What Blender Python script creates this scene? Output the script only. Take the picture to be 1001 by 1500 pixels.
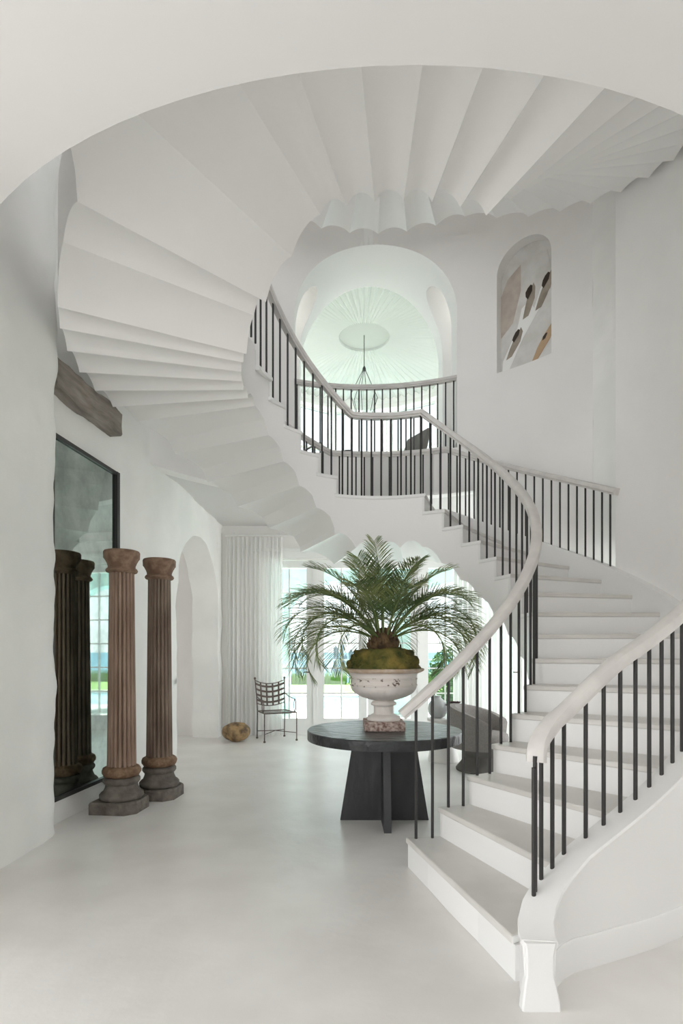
import bpy, bmesh, math, random
from mathutils import Vector, noise
R_ = math.radians
PI = math.pi
scene = bpy.context.scene
for o in list(bpy.data.objects):
    bpy.data.objects.remove(o, do_unlink=True)
COL = scene.collection

# ------------------------------------------------------------------ camera
cam_d = bpy.data.cameras.new('camera')
cam = bpy.data.objects.new('camera', cam_d)
COL.objects.link(cam)
cam.location = (0, 0, 1.35)
cam.rotation_euler = (R_(90), 0, 0)
cam_d.sensor_fit = 'VERTICAL'
cam_d.sensor_height = 36
cam_d.sensor_width = 24
cam_d.lens = 820 / 1500 * 36
cam_d.shift_y = 205 / 1500
cam_d.clip_start = 0.05
cam_d.clip_end = 5000
scene.camera = cam

# ------------------------------------------------------------------ world
world = bpy.data.worlds.new('sky')
scene.world = world
world.use_nodes = True
wn = world.node_tree
wn.nodes.clear()
w_out = wn.nodes.new('ShaderNodeOutputWorld')
w_bg = wn.nodes.new('ShaderNodeBackground')
w_tc = wn.nodes.new('ShaderNodeTexCoord')
w_sep = wn.nodes.new('ShaderNodeSeparateXYZ')
w_ramp = wn.nodes.new('ShaderNodeValToRGB')
w_ramp.color_ramp.elements[0].position = 0.0
w_ramp.color_ramp.elements[0].color = (0.97, 0.97, 0.95, 1)
w_ramp.color_ramp.elements[1].position = 1.0
w_ramp.color_ramp.elements[1].color = (0.84, 0.90, 0.98, 1)
e = w_ramp.color_ramp.elements.new(0.25)
e.color = (0.94, 0.97, 1.0, 1)
wn.links.new(w_tc.outputs['Generated'], w_sep.inputs[0])
wn.links.new(w_sep.outputs['Z'], w_ramp.inputs[0])
wn.links.new(w_ramp.outputs[0], w_bg.inputs[0])
w_bg.inputs[1].default_value = 1.9
wn.links.new(w_bg.outputs[0], w_out.inputs[0])

sun_d = bpy.data.lights.new('sun', 'SUN')
sun_d.energy = 14.0
sun_d.angle = R_(0.6)
sun_d.color = (1.0, 0.97, 0.92)
sun = bpy.data.objects.new('sun', sun_d)
COL.objects.link(sun)
sun.rotation_euler = (R_(-51), 0, R_(10))     # high over the sea, shining towards the house
sun.location = (0, 30, 30)

vs = scene.view_settings
vs.view_transform = 'Standard'
vs.look = 'None'
vs.gamma = 1
vs.use_curve_mapping = False
vs.exposure = 0.92
scene.display_settings.display_device = 'sRGB'
scene.cycles.diffuse_bounces = 9
scene.cycles.max_bounces = 14

# ------------------------------------------------------------------ materials
def material(name, col, rough=0.6, metal=0.0, col2=None, scale=6.0, detail=4.0, lo=0.4, hi=0.6, bump=0.0, bscale=None,
             spec=0.5, stretch=(1, 1, 1), subsurf=None):
    m = bpy.data.materials.new(name)
    m.use_nodes = True
    nt = m.node_tree
    b = nt.nodes['Principled BSDF']
    b.inputs['Base Color'].default_value = (*col, 1)
    b.inputs['Roughness'].default_value = rough
    b.inputs['Metallic'].default_value = metal
    b.inputs['Specular IOR Level'].default_value = spec
    if col2 or bump:
        tc = nt.nodes.new('ShaderNodeTexCoord')
        mp = nt.nodes.new('ShaderNodeMapping')
        mp.inputs['Scale'].default_value = stretch
        nt.links.new(tc.outputs['Object'], mp.inputs[0])
    if col2:
        nz = nt.nodes.new('ShaderNodeTexNoise')
        nz.inputs['Scale'].default_value = scale
        nz.inputs['Detail'].default_value = detail
        nt.links.new(mp.outputs[0], nz.inputs['Vector'])
        rp = nt.nodes.new('ShaderNodeValToRGB')
        rp.color_ramp.elements[0].position = lo
        rp.color_ramp.elements[1].position = hi
        rp.color_ramp.elements[0].color = (*col, 1)
        rp.color_ramp.elements[1].color = (*col2, 1)
        nt.links.new(nz.outputs['Fac'], rp.inputs[0])
        nt.links.new(rp.outputs[0], b.inputs['Base Color'])
    if bump:
        nb = nt.nodes.new('ShaderNodeTexNoise')
        nb.inputs['Scale'].default_value = bscale or scale
        nb.inputs['Detail'].default_value = 5
        nt.links.new(mp.outputs[0], nb.inputs['Vector'])
        bp = nt.nodes.new('ShaderNodeBump')
        bp.inputs['Strength'].default_value = bump
        bp.inputs['Distance'].default_value = 0.02
        nt.links.new(nb.outputs['Fac'], bp.inputs['Height'])
        nt.links.new(bp.outputs[0], b.inputs['Normal'])
    return m

def glass_material(name, tint, refl=0.06):
    m = bpy.data.materials.new(name)
    m.use_nodes = True
    nt = m.node_tree
    nt.nodes.clear()
    out = nt.nodes.new('ShaderNodeOutputMaterial')
    tr = nt.nodes.new('ShaderNodeBsdfTransparent')
    tr.inputs[0].default_value = (*tint, 1)
    gl = nt.nodes.new('ShaderNodeBsdfGlossy')
    gl.inputs['Roughness'].default_value = 0.02
    mx = nt.nodes.new('ShaderNodeMixShader')
    mx.inputs[0].default_value = refl
    nt.links.new(tr.outputs[0], mx.inputs[1])
    nt.links.new(gl.outputs[0], mx.inputs[2])
    nt.links.new(mx.outputs[0], out.inputs[0])
    return m

def sheer_material(name, col, trans):
    m = bpy.data.materials.new(name)
    m.use_nodes = True
    nt = m.node_tree
    nt.nodes.clear()
    out = nt.nodes.new('ShaderNodeOutputMaterial')
    d = nt.nodes.new('ShaderNodeBsdfDiffuse')
    d.inputs[0].default_value = (*col, 1)
    t = nt.nodes.new('ShaderNodeBsdfTranslucent')
    t.inputs[0].default_value = (*col, 1)
    mx = nt.nodes.new('ShaderNodeMixShader')
    mx.inputs[0].default_value = trans
    nt.links.new(d.outputs[0], mx.inputs[1])
    nt.links.new(t.outputs[0], mx.inputs[2])
    nt.links.new(mx.outputs[0], out.inputs[0])
    return m

M = {}
M['plaster'] = material('white_plaster', (0.835, 0.82, 0.805), 0.85, col2=(0.865, 0.85, 0.835), scale=1.2, bump=0.05, bscale=9, spec=0.2)
M['rough_plaster'] = material('rough_white_plaster', (0.83, 0.83, 0.81), 0.85, col2=(0.88, 0.875, 0.855), scale=1.5, bump=0.5, bscale=3.2, spec=0.2)
M['smooth'] = material('smooth_white_plaster', (0.82, 0.805, 0.785), 0.6, spec=0.3)
M['soffit'] = material('soffit_white_plaster', (0.88, 0.868, 0.855), 0.45, spec=0.4)
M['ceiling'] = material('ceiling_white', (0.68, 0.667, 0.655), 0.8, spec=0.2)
M['stair_paint'] = material('stair_white_paint', (0.84, 0.835, 0.825), 0.45, spec=0.4)
M['tread'] = material('pale_stone_tread', (0.62, 0.60, 0.57), 0.33, col2=(0.69, 0.67, 0.64), scale=3, stretch=(1, 1, 1), bump=0.03, bscale=20)
M['rail'] = material('handrail_pale_paint', (0.60, 0.575, 0.555), 0.5, col2=(0.66, 0.635, 0.61), scale=8)
M['iron'] = material('dark_iron', (0.035, 0.033, 0.032), 0.45, metal=0.3)
M['floor'] = material('pale_limewashed_floor', (0.72, 0.70, 0.675), 0.32, col2=(0.79, 0.775, 0.75), scale=2.2, detail=10, lo=0.35, hi=0.65, bump=0.16, bscale=9, spec=0.5)
M['white_frame'] = material('white_joinery', (0.82, 0.83, 0.81), 0.4)
M['vault'] = material('vault_white_plaster', (0.90, 0.90, 0.885), 0.6, spec=0.3)
M['tent'] = material('pale_green_tent_cloth', (0.64, 0.675, 0.645), 0.9, spec=0.1)
M['oculus'] = material('grey_green_oculus', (0.47, 0.50, 0.47), 0.9, spec=0.1)
M['aqua'] = material('loggia_aqua_shade', (0.56, 0.74, 0.71), 0.7, col2=(0.62, 0.79, 0.76), scale=1)  # teal cast of the shaded white arcade, put into its base colour
M['glass'] = glass_material('door_glass', (0.76, 0.81, 0.81))
M['clear_glass'] = glass_material('clear_glass', (0.92, 0.96, 0.95))
M['upper_glass'] = glass_material('upper_window_glass', (0.60, 0.615, 0.61), 0.0)
M['curtain'] = sheer_material('white_linen', (0.90, 0.90, 0.885), 0.35)
M['wood'] = material('weathered_beam_wood', (0.15, 0.128, 0.112), 0.8, col2=(0.37, 0.325, 0.285), scale=5, lo=0.3, hi=0.7, bump=0.8, bscale=9, stretch=(3, 0.5, 3))
M['beam_end'] = material('beam_end_wood', (0.22, 0.155, 0.11), 0.8, col2=(0.32, 0.235, 0.17), scale=8)
M['column_a'] = material('brown_carved_wood', (0.23, 0.15, 0.108), 0.75, col2=(0.35, 0.25, 0.19), scale=9, lo=0.35, hi=0.7, bump=0.12, bscale=30, stretch=(1, 1, 0.3))
M['column_b'] = material('greyed_carved_wood', (0.13, 0.085, 0.06), 0.75, col2=(0.28, 0.215, 0.165), scale=9, lo=0.3, hi=0.72, bump=0.12, bscale=30, stretch=(1, 1, 0.3))
M['capital'] = material('capital_brown_wood', (0.17, 0.10, 0.065), 0.8, col2=(0.28, 0.185, 0.125), scale=14, bump=0.4, bscale=25)
M['ring_a'] = material('carved_ring_wood', (0.16, 0.09, 0.05), 0.8, col2=(0.26, 0.165, 0.10), scale=18, bump=0.9, bscale=28)
M['base_stone'] = material('grey_base_stone', (0.10, 0.083, 0.070), 0.85, col2=(0.20, 0.175, 0.15), scale=10, lo=0.35, hi=0.7, bump=0.6, bscale=22)
M['black_frame'] = material('black_mirror_frame', (0.018, 0.017, 0.017), 0.4)
M['table'] = material('charred_black_wood', (0.018, 0.018, 0.021), 0.42, col2=(0.035, 0.034, 0.036), scale=4, bump=0.25, bscale=12, stretch=(1, 1, 0.4))
M['table_top'] = material('charred_black_top', (0.02, 0.021, 0.024), 0.30, col2=(0.06, 0.062, 0.062), scale=6, bump=0.9, bscale=11, stretch=(0.8, 1.3, 1), lo=0.42, hi=0.72)
M['urn'] = material('chalky_urn', (0.74, 0.695, 0.66), 0.85, col2=(0.79, 0.745, 0.71), scale=5, bump=0.3, bscale=25)
M['urn_worn'] = material('urn_worn_rim', (0.60, 0.46, 0.34), 0.9, col2=(0.68, 0.57, 0.48), scale=22, bump=0.4, bscale=30)
M['urn_chip'] = material('urn_chipped', (0.16, 0.12, 0.10), 0.9, col2=(0.76, 0.71, 0.67), scale=26, lo=0.33, hi=0.40, bump=0.4, bscale=30)
M['urn_plinth'] = material('urn_plinth_mottled', (0.22, 0.13, 0.11), 0.9, col2=(0.58, 0.48, 0.43), scale=32, lo=0.38, hi=0.60, bump=0.6, bscale=35)
M['moss'] = material('moss', (0.05, 0.072, 0.014), 0.95, col2=(0.25, 0.19, 0.045), scale=10, lo=0.35, hi=0.70, bump=1.0, bscale=40)
M['frond'] = material('palm_leaf', (0.085, 0.135, 0.045), 0.62, col2=(0.21, 0.245, 0.09), scale=4)
M['rachis'] = material('palm_rachis', (0.13, 0.18, 0.055), 0.55)
M['trunk'] = material('palm_trunk', (0.065, 0.04, 0.02), 0.9, col2=(0.17, 0.105, 0.05), scale=16, bump=0.8, bscale=30)
M['ball'] = material('mottled_boulder', (0.07, 0.04, 0.016), 0.5, col2=(0.36, 0.235, 0.11), scale=9, lo=0.40, hi=0.62, bump=0.3, bscale=14)
M['chair_iron'] = material('rusty_wrought_iron', (0.07, 0.058, 0.052), 0.6, col2=(0.13, 0.09, 0.075), scale=20)
M['strap'] = material('brown_leather_strap', (0.10, 0.068, 0.055), 0.6)
M['grey_fabric'] = material('grey_upholstery', (0.23, 0.215, 0.20), 0.9, col2=(0.27, 0.25, 0.235), scale=60, bump=0.1, bscale=80)
M['dark_fabric'] = material('charcoal_upholstery', (0.15, 0.142, 0.13), 0.9)
M['vase'] = material('grey_glaze', (0.46, 0.48, 0.48), 0.35)
M['petal'] = material('burgundy_petal', (0.045, 0.010, 0.014), 0.6)
M['stem'] = material('pale_stem', (0.35, 0.34, 0.20), 0.6)
M['white_gloss'] = material('white_lacquer', (0.80, 0.79, 0.765), 0.3)
M['paint_ground'] = material('painting_ground', (0.62, 0.61, 0.58), 0.8, col2=(0.72, 0.71, 0.69), scale=4)
M['paint_warm'] = material('painting_warm_grey', (0.46, 0.40, 0.36), 0.8, col2=(0.56, 0.50, 0.44), scale=5)
M['paint_white'] = material('painting_white', (0.88, 0.88, 0.87), 0.8)
M['paint_dark'] = material('painting_dark_brown', (0.045, 0.030, 0.022), 0.8)
M['paint_taupe'] = material('painting_taupe', (0.27, 0.23, 0.19), 0.8, col2=(0.38, 0.33, 0.27), scale=6)
M['paint_ochre'] = material('painting_ochre', (0.50, 0.35, 0.22), 0.8)
M['grass'] = material('lawn', (0.16, 0.29, 0.05), 0.9, col2=(0.24, 0.38, 0.08), scale=2)
M['seagrass'] = material('sea_grass', (0.13, 0.24, 0.06), 0.9, col2=(0.28, 0.36, 0.12), scale=1)
M['terrace'] = material('pale_terrace', (0.74, 0.72, 0.68), 0.8)
M['pool'] = material('pool_water', (0.30, 0.62, 0.72), 0.06, bump=0.05, bscale=3)
M['sea'] = material('sea_water', (0.085, 0.19, 0.245), 0.9, col2=(0.115, 0.23, 0.285), scale=0.2, stretch=(0.1, 1, 1), spec=0.05)
M['piling'] = material('dock_wood', (0.22, 0.27, 0.30), 0.8)
M['leaf_dark'] = material('garden_shrub', (0.06, 0.14, 0.04), 0.8, col2=(0.12, 0.22, 0.06), scale=4)

def mirror_material():
    m = material('antiqued_mirror', (0.5, 0.56, 0.53), 0.04, metal=1.0)
    nt = m.node_tree
    b = nt.nodes['Principled BSDF']
    tc = nt.nodes.new('ShaderNodeTexCoord')
    nz = nt.nodes.new('ShaderNodeTexNoise')
    nz.inputs['Scale'].default_value = 2.6
    nz.inputs['Detail'].default_value = 9
    nz.inputs['Roughness'].default_value = 0.65
    nt.links.new(tc.outputs['Object'], nz.inputs['Vector'])
    rp = nt.nodes.new('ShaderNodeValToRGB')
    rp.color_ramp.elements[0].position = 0.33
    rp.color_ramp.elements[0].color = (0.26, 0.31, 0.29, 1)
    rp.color_ramp.elements[1].position = 0.62
    rp.color_ramp.elements[1].color = (0.48, 0.55, 0.52, 1)
    nt.links.new(nz.outputs['Fac'], rp.inputs[0])
    nt.links.new(rp.outputs[0], b.inputs['Base Color'])
    rr = nt.nodes.new('ShaderNodeMapRange')
    rr.inputs['From Min'].default_value = 0.3
    rr.inputs['From Max'].default_value = 0.75
    rr.inputs['To Min'].default_value = 0.05
    rr.inputs['To Max'].default_value = 0.006
    nt.links.new(nz.outputs['Fac'], rr.inputs['Value'])
    nt.links.new(rr.outputs[0], b.inputs['Roughness'])
    return m
M['mirror'] = mirror_material()

# ------------------------------------------------------------------ mesh helpers
def link_mesh(name, verts, faces, mat, parent=None, smooth=None, merge=False, mats=None, fmat=None):
    me = bpy.data.meshes.new(name)
    me.from_pydata([tuple(v) for v in verts], [], faces)
    for mm in (mats or [mat]):
        me.materials.append(M[mm])
    if fmat:
        for p, i in zip(me.polygons, fmat):
            p.material_index = i
    bm = bmesh.new()
    bm.from_mesh(me)
    if merge:
        bmesh.ops.remove_doubles(bm, verts=bm.verts, dist=1e-5)
    bmesh.ops.recalc_face_normals(bm, faces=bm.faces)
    bm.to_mesh(me)
    bm.free()
    if smooth is not None:
        me.shade_smooth()
        me.set_sharp_from_angle(angle=R_(smooth))
    me.update()
    o = bpy.data.objects.new(name, me)
    COL.objects.link(o)
    if parent:
        o.parent = parent
    return o

def empty(name, loc=(0, 0, 0), rz=0):
    o = bpy.data.objects.new(name, None)
    o.location = loc
    o.rotation_euler = (0, 0, rz)
    o.empty_display_size = 0.1
    COL.objects.link(o)
    return o

def tag(o, label=None, cat=None, group=None, kind=None):
    if label:
        o['label'] = label
    if cat:
        o['category'] = cat
    if group:
        o['group'] = group
    if kind:
        o['kind'] = kind
    return o

class MB:
    def __init__(self):
        self.v = []
        self.f = []
    def add(self, verts, faces):
        b = len(self.v)
        self.v += [Vector(v) for v in verts]
        self.f += [tuple(i + b for i in f) for f in faces]
    def box(self, x0, x1, y0, y1, z0, z1):
        self.add([(x0, y0, z0), (x1, y0, z0), (x1, y1, z0), (x0, y1, z0), (x0, y0, z1), (x1, y0, z1), (x1, y1, z1), (x0, y1, z1)],
                 [(0, 3, 2, 1), (4, 5, 6, 7), (0, 1, 5, 4), (1, 2, 6, 5), (2, 3, 7, 6), (3, 0, 4, 7)])
    def tube(self, path, r, n=8, r2=None):
        path = [Vector(p) for p in path]
        rings = []
        up = Vector((0, 0, 1))
        prev = None
        for i, p in enumerate(path):
            t = (path[min(i + 1, len(path) - 1)] - path[max(i - 1, 0)]).normalized()
            if prev is None:
                a = t.cross(up)
                if a.length < 1e-3:
                    a = t.cross(Vector((1, 0, 0)))
            else:
                a = prev - t * prev.dot(t)
            a.normalize()
            prev = a
            b = t.cross(a)
            k = i / max(1, len(path) - 1)
            rr = r if r2 is None else r + (r2 - r) * k
            rings.append([p + (a * math.cos(2 * PI * j / n) + b * math.sin(2 * PI * j / n)) * rr for j in range(n)])
        vs_ = [v for rg in rings for v in rg]
        fs = []
        for i in range(len(rings) - 1):
            for j in range(n):
                k = (j + 1) % n
                fs.append((i * n + j, i * n + k, (i + 1) * n + k, (i + 1) * n + j))
        fs.append(tuple(range(n - 1, -1, -1)))
        fs.append(tuple((len(rings) - 1) * n + j for j in range(n)))
        self.add(vs_, fs)
    def lathe(self, prof, n=32, mod=None, cap=True, c=(0, 0, 0)):
        vs_ = []
        for (r, z) in prof:
            for j in range(n):
                a = 2 * PI * j / n
                k = mod(a, r, z) if mod else 1
                vs_.append((c[0] + r * k * math.cos(a), c[1] + r * k * math.sin(a), c[2] + z))
        fs = []
        for i in range(len(prof) - 1):
            for j in range(n):
                k = (j + 1) % n
                fs.append((i * n + j, i * n + k, (i + 1) * n + k, (i + 1) * n + j))
        if cap:
            fs.append(tuple(range(n - 1, -1, -1)))
            fs.append(tuple((len(prof) - 1) * n + j for j in range(n)))
        self.add(vs_, fs)
    def grid(self, rows):
        n = len(rows[0])
        fs = [(i * n + j, i * n + j + 1, (i + 1) * n + j + 1, (i + 1) * n + j) for i in range(len(rows) - 1) for j in range(n - 1)]
        self.add([v for r in rows for v in r], fs)
    def sweep(self, path, prof, closed_profile=True):
        # profile points (side, up); the up axis stays vertical-ish, side is horizontal
        path = [Vector(p) for p in path]
        n = len(prof)
        vs_ = []
        for i, p in enumerate(path):
            t = (path[min(i + 1, len(path) - 1)] - path[max(i - 1, 0)])
            h = Vector((t.x, t.y, 0))
            if h.length < 1e-6:
                h = Vector((0, 1, 0))
            h.normalize()
            side = Vector((h.y, -h.x, 0))
            tt = t.normalized()
            up = side.cross(tt)
            for (a, b) in prof:
                vs_.append(p + side * a + up * b)
        fs = []
        for i in range(len(path) - 1):
            for j in range(n):
                k = (j + 1) % n
                fs.append((i * n + j, i * n + k, (i + 1) * n + k, (i + 1) * n + j))
        fs.append(tuple(range(n - 1, -1, -1)))
        fs.append(tuple((len(path) - 1) * n + j for j in range(n)))
        self.add(vs_, fs)
    def build(self, name, mat, parent=None, smooth=None, merge=False):
        return link_mesh(name, self.v, self.f, mat, parent, smooth, merge)

def wall_cols(us, pos, vr, openings=(), nv=1, thick=True):
    """columns along u; openings (ua, ub, vb(u), vt(u), reveal)"""
    mb = MB()
    us = sorted(set([round(u, 6) for u in us] + [round(o[0], 6) for o in openings] + [round(o[1], 6) for o in openings]))
    ws = (0, 1) if thick else (0,)
    def seg(ua, ub, a0, a1, b0, b1, w):
        for k in range(nv):
            s0, s1 = k / nv, (k + 1) / nv
            mb.add([pos(ua, w, a0 + (a1 - a0) * s0), pos(ub, w, b0 + (b1 - b0) * s0), pos(ub, w, b0 + (b1 - b0) * s1), pos(ua, w, a0 + (a1 - a0) * s1)], [(0, 1, 2, 3)])
    def jamb(u, v0, v1):
        for k in range(nv):
            s0, s1 = k / nv, (k + 1) / nv
            mb.add([pos(u, 0, v0 + (v1 - v0) * s0), pos(u, 1, v0 + (v1 - v0) * s0), pos(u, 1, v0 + (v1 - v0) * s1), pos(u, 0, v0 + (v1 - v0) * s1)], [(0, 1, 2, 3)])
    def slab(ua, va, ub, vb):
        mb.add([pos(ua, 0, va), pos(ub, 0, vb), pos(ub, 1, vb), pos(ua, 1, va)], [(0, 1, 2, 3)])
    for i in range(len(us) - 1):
        ua, ub = us[i], us[i + 1]
        mid = (ua + ub) / 2
        (a0, a1), (b0, b1) = vr(ua), vr(ub)
        op = None
        for o in openings:
            if o[0] - 1e-7 < mid < o[1] + 1e-7:
                op = o
        if op is None:
            for w in ws:
                seg(ua, ub, a0, a1, b0, b1, w)
            if thick:
                slab(ua, a1, ub, b1)
                slab(ua, a0, ub, b0)
        else:
            ab, bb, at, bt = op[2](ua), op[2](ub), op[3](ua), op[3](ub)
            if ab - a0 > 1e-4 or bb - b0 > 1e-4:
                for w in ws:
                    seg(ua, ub, a0, ab, b0, bb, w)
                if thick and op[4]:
                    slab(ua, ab, ub, bb)
            for w in ws:
                seg(ua, ub, at, a1, bt, b1, w)
            if thick:
                if op[4]:
                    slab(ua, at, ub, bt)
                slab(ua, a1, ub, b1)
    if thick:
        for u in (us[0], us[-1]):
            jamb(u, *vr(u))
        for o in openings:
            if o[4]:
                for u in (o[0], o[1]):
                    if o[3](u) - o[2](u) > 1e-4:
                        jamb(u, o[2](u), o[3](u))
    return mb

def lin(a, b, n):
    return [a + (b - a) * i / n for i in range(n + 1)]

# ------------------------------------------------------------------ stair geometry
CX, CY = 0.379, 4.67
RISE, STEP = 0.1858, 10.27
TH1, TH16, TH17 = 3.0, 157.05, 203.0
TH22 = TH17 + 5 * STEP          # top of second flight
TH_J, STEP3 = 385.0, 9.7         # third flight
TH38 = TH_J + 13 * STEP3
DEPTH = 0.545
RI, RO = 1.15, 2.25
HX, HY, HR = 0.31, 4.67, 2.755   # round well in the ceiling
ZC, ZF = 3.40, 3.97

def P(th, rho, z=0.0):
    a = R_(th)
    return Vector((CX + rho * math.sin(a), CY - rho * math.cos(a), z))

def N(th):
    """height of the nosing line"""
    if th < TH16:
        return RISE * (1 + (th - TH1) / STEP)
    if th < TH17 - STEP:
        return RISE * 16
    if th < TH22:
        return RISE * (17 + (th - TH17) / STEP)
    if th < 297:
        return RISE * 22
    return RISE * 25

def skew(th):
    """outer end of each step runs a little ahead of its inner end"""
    if th < 4:
        return 5.5
    if th < 140:
        return 3.6
    if th < 200:
        return 3.6 * (1 - (th - 140) / 60)
    return 0

def sm(a, b, x):
    t = max(0.0, min(1.0, (x - a) / (b - a)))
    return t * t * (3 - 2 * t)
def r_in(th):
    return RI + 0.05 * sm(225, 262, th) + 0.06 * sm(285, 330, th)
def r_out(th):
    return RO + 0.15 * (1 - sm(9, 16, th)) + 0.20 * sm(236, 262, th) + 0.30 * sm(312, 326, th) - 0.50 * sm(365, 400, th)

# ------------------------------------------------------------------ setting: floor, slabs, walls
mb = MB()
mb.box(-5.2, 4.6, -3.2, 9.3, -0.12, 0.0)
tag(mb.build('floor', 'floor'), kind='structure')

def slab_with_hole(z0, z1, rect, cx, cy, rr, ry, n=120):
    x0, x1, y0, y1 = rect
    angs = [2 * PI * i / n for i in range(n)]
    angs += [math.atan2(y - cy, x - cx) % (2 * PI) for x in (x0, x1) for y in (y0, y1)]
    angs = sorted(set(angs))
    m_ = MB()
    inn, out = [], []
    for a in angs:
        c, s = math.cos(a), math.sin(a)
        ts = []
        if abs(c) > 1e-9:
            ts.append(((x1 if c > 0 else x0) - cx) / c)
        if abs(s) > 1e-9:
            ts.append(((y1 if s > 0 else y0) - cy) / s)
        t = min(ts)
        inn.append((cx + rr * ry / math.hypot(ry * c, rr * s) * c, cy + rr * ry / math.hypot(ry * c, rr * s) * s))
        out.append((cx + t * c, cy + t * s))
    k = len(angs)
    vs_ = [(x, y, z0) for x, y in inn] + [(x, y, z0) for x, y in out] + [(x, y, z1) for x, y in inn] + [(x, y, z1) for x, y in out]
    fs = []
    for i in range(k):
        j = (i + 1) % k
        fs += [(i, j, k + j, k + i), (2 * k + i, 2 * k + j, 3 * k + j, 3 * k + i), (i, j, 2 * k + j, 2 * k + i), (k + i, k + j, 3 * k + j, 3 * k + i)]
    m_.add(vs_, fs)
    return m_
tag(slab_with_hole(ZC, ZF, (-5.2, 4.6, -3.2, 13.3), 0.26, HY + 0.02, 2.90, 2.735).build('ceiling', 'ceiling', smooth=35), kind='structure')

# left wall: thick rough pier in front, recess with mirror, arch behind
def wob(p, amp, f=3.0):
    q = Vector(p) * f
    return amp * (noise.noise(q) + 0.5 * noise.noise(q * 2.3 + Vector((7, 1, 3))))
rows = []
prof = [(-2.60, 2.4), (-2.105, 2.4)] + [(-2.10, y) for y in lin(2.42, 4.10, 20)] + [(-2.115, 4.17), (-2.145, 4.22), (-2.19, 4.245), (-2.60, 4.25)]
prof = [(x - 0.02, y) for x, y in prof]
for z in lin(0, 7.4, 170):
    row = []
    for (x, y) in prof:
        a = 0.03 if y > 3.9 else 0.012
        row.append((x + wob((x, y, z), a, 2.6) - 0.01 * math.sin(z * 1.1), y + (wob((x + 9, y, z), 0.02, 3.3) if y > 3.9 else 0), z))
    rows.append(row)
mb = MB()
mb.grid(rows)
tag(mb.build('wall_left', 'rough_plaster', smooth=60), kind='structure')

mb = wall_cols(lin(-3.2, 2.42, 6), lambda u, w, z: (-2.14 - 0.4 * w, u, z), lambda u: (0, ZC), [(-2.8, 2.3, lambda u: 0.0, lambda u: 3.15, True)])  # opening out of view, added to light the stair from the left
tag(mb.build('wall_left_front', 'plaster', merge=True), kind='structure')

LW = [(-2.27, 4.15), (-2.0, 6.78), (-1.94, 9.2)]
def lw_pos(u, w, z):
    # u = depth along y
    if u < LW[1][1]:
        k = (u - LW[0][1]) / (LW[1][1] - LW[0][1])
        x = LW[0][0] + k * (LW[1][0] - LW[0][0])
    else:
        k = (u - LW[1][1]) / (LW[2][1] - LW[1][1])
        x = LW[1][0] + k * (LW[2][0] - LW[1][0])
    x -= w * 0.40
    y = u
    if u > 6.4:
        y += wob((x, u * 0.2, z), 0.03, 3.2)
        x += wob((x, u, z), 0.02, 2.5)
    return (x, y, z)
AY0, AY1, AZS, AZT = 6.78, 8.82, 2.0, 2.95
def arch_l(u):
    m_, h = (AY0 + AY1) / 2, (AY1 - AY0) / 2
    k = max(0.0, 1 - ((u - m_) / h) ** 2)
    return AZS + (AZT - AZS) * math.sqrt(k)
us = lin(4.15, 6.78, 12) + lin(8.82, 9.2, 3) + [(AY0 + AY1) / 2 - (AY1 - AY0) / 2 * math.cos(PI * i / 28) for i in range(29)]
mb = wall_cols(us, lw_pos, lambda u: (0, 7.4 if u < 6.3 else ZC), [(AY0, AY1, lambda u: 0.0, arch_l, True)], nv=34)
tag(mb.build('wall_left_arch', 'rough_plaster', smooth=50, merge=True), kind='structure')

# back wall with four glazed doors
YB = 9.1
PX = 90.1
G0, GW, GP = -1.142, 0.568, 0.8546      # first glass left edge, glass width, pitch
ops = []
DX0, DX1 = G0 - 0.14, G0 + 6 * GP + GW + 0.14
ops.append((DX0, DX1, lambda u: 0.0, lambda u: 2.86, True))
mb = wall_cols(lin(-5.2, DX0, 4) + lin(DX1, 4.6, 4), lambda u, w, z: (u, YB + w * 0.3, z), lambda u: (0, ZC), ops)
tag(mb.build('wall_back', 'plaster', merge=True), kind='structure')

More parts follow.
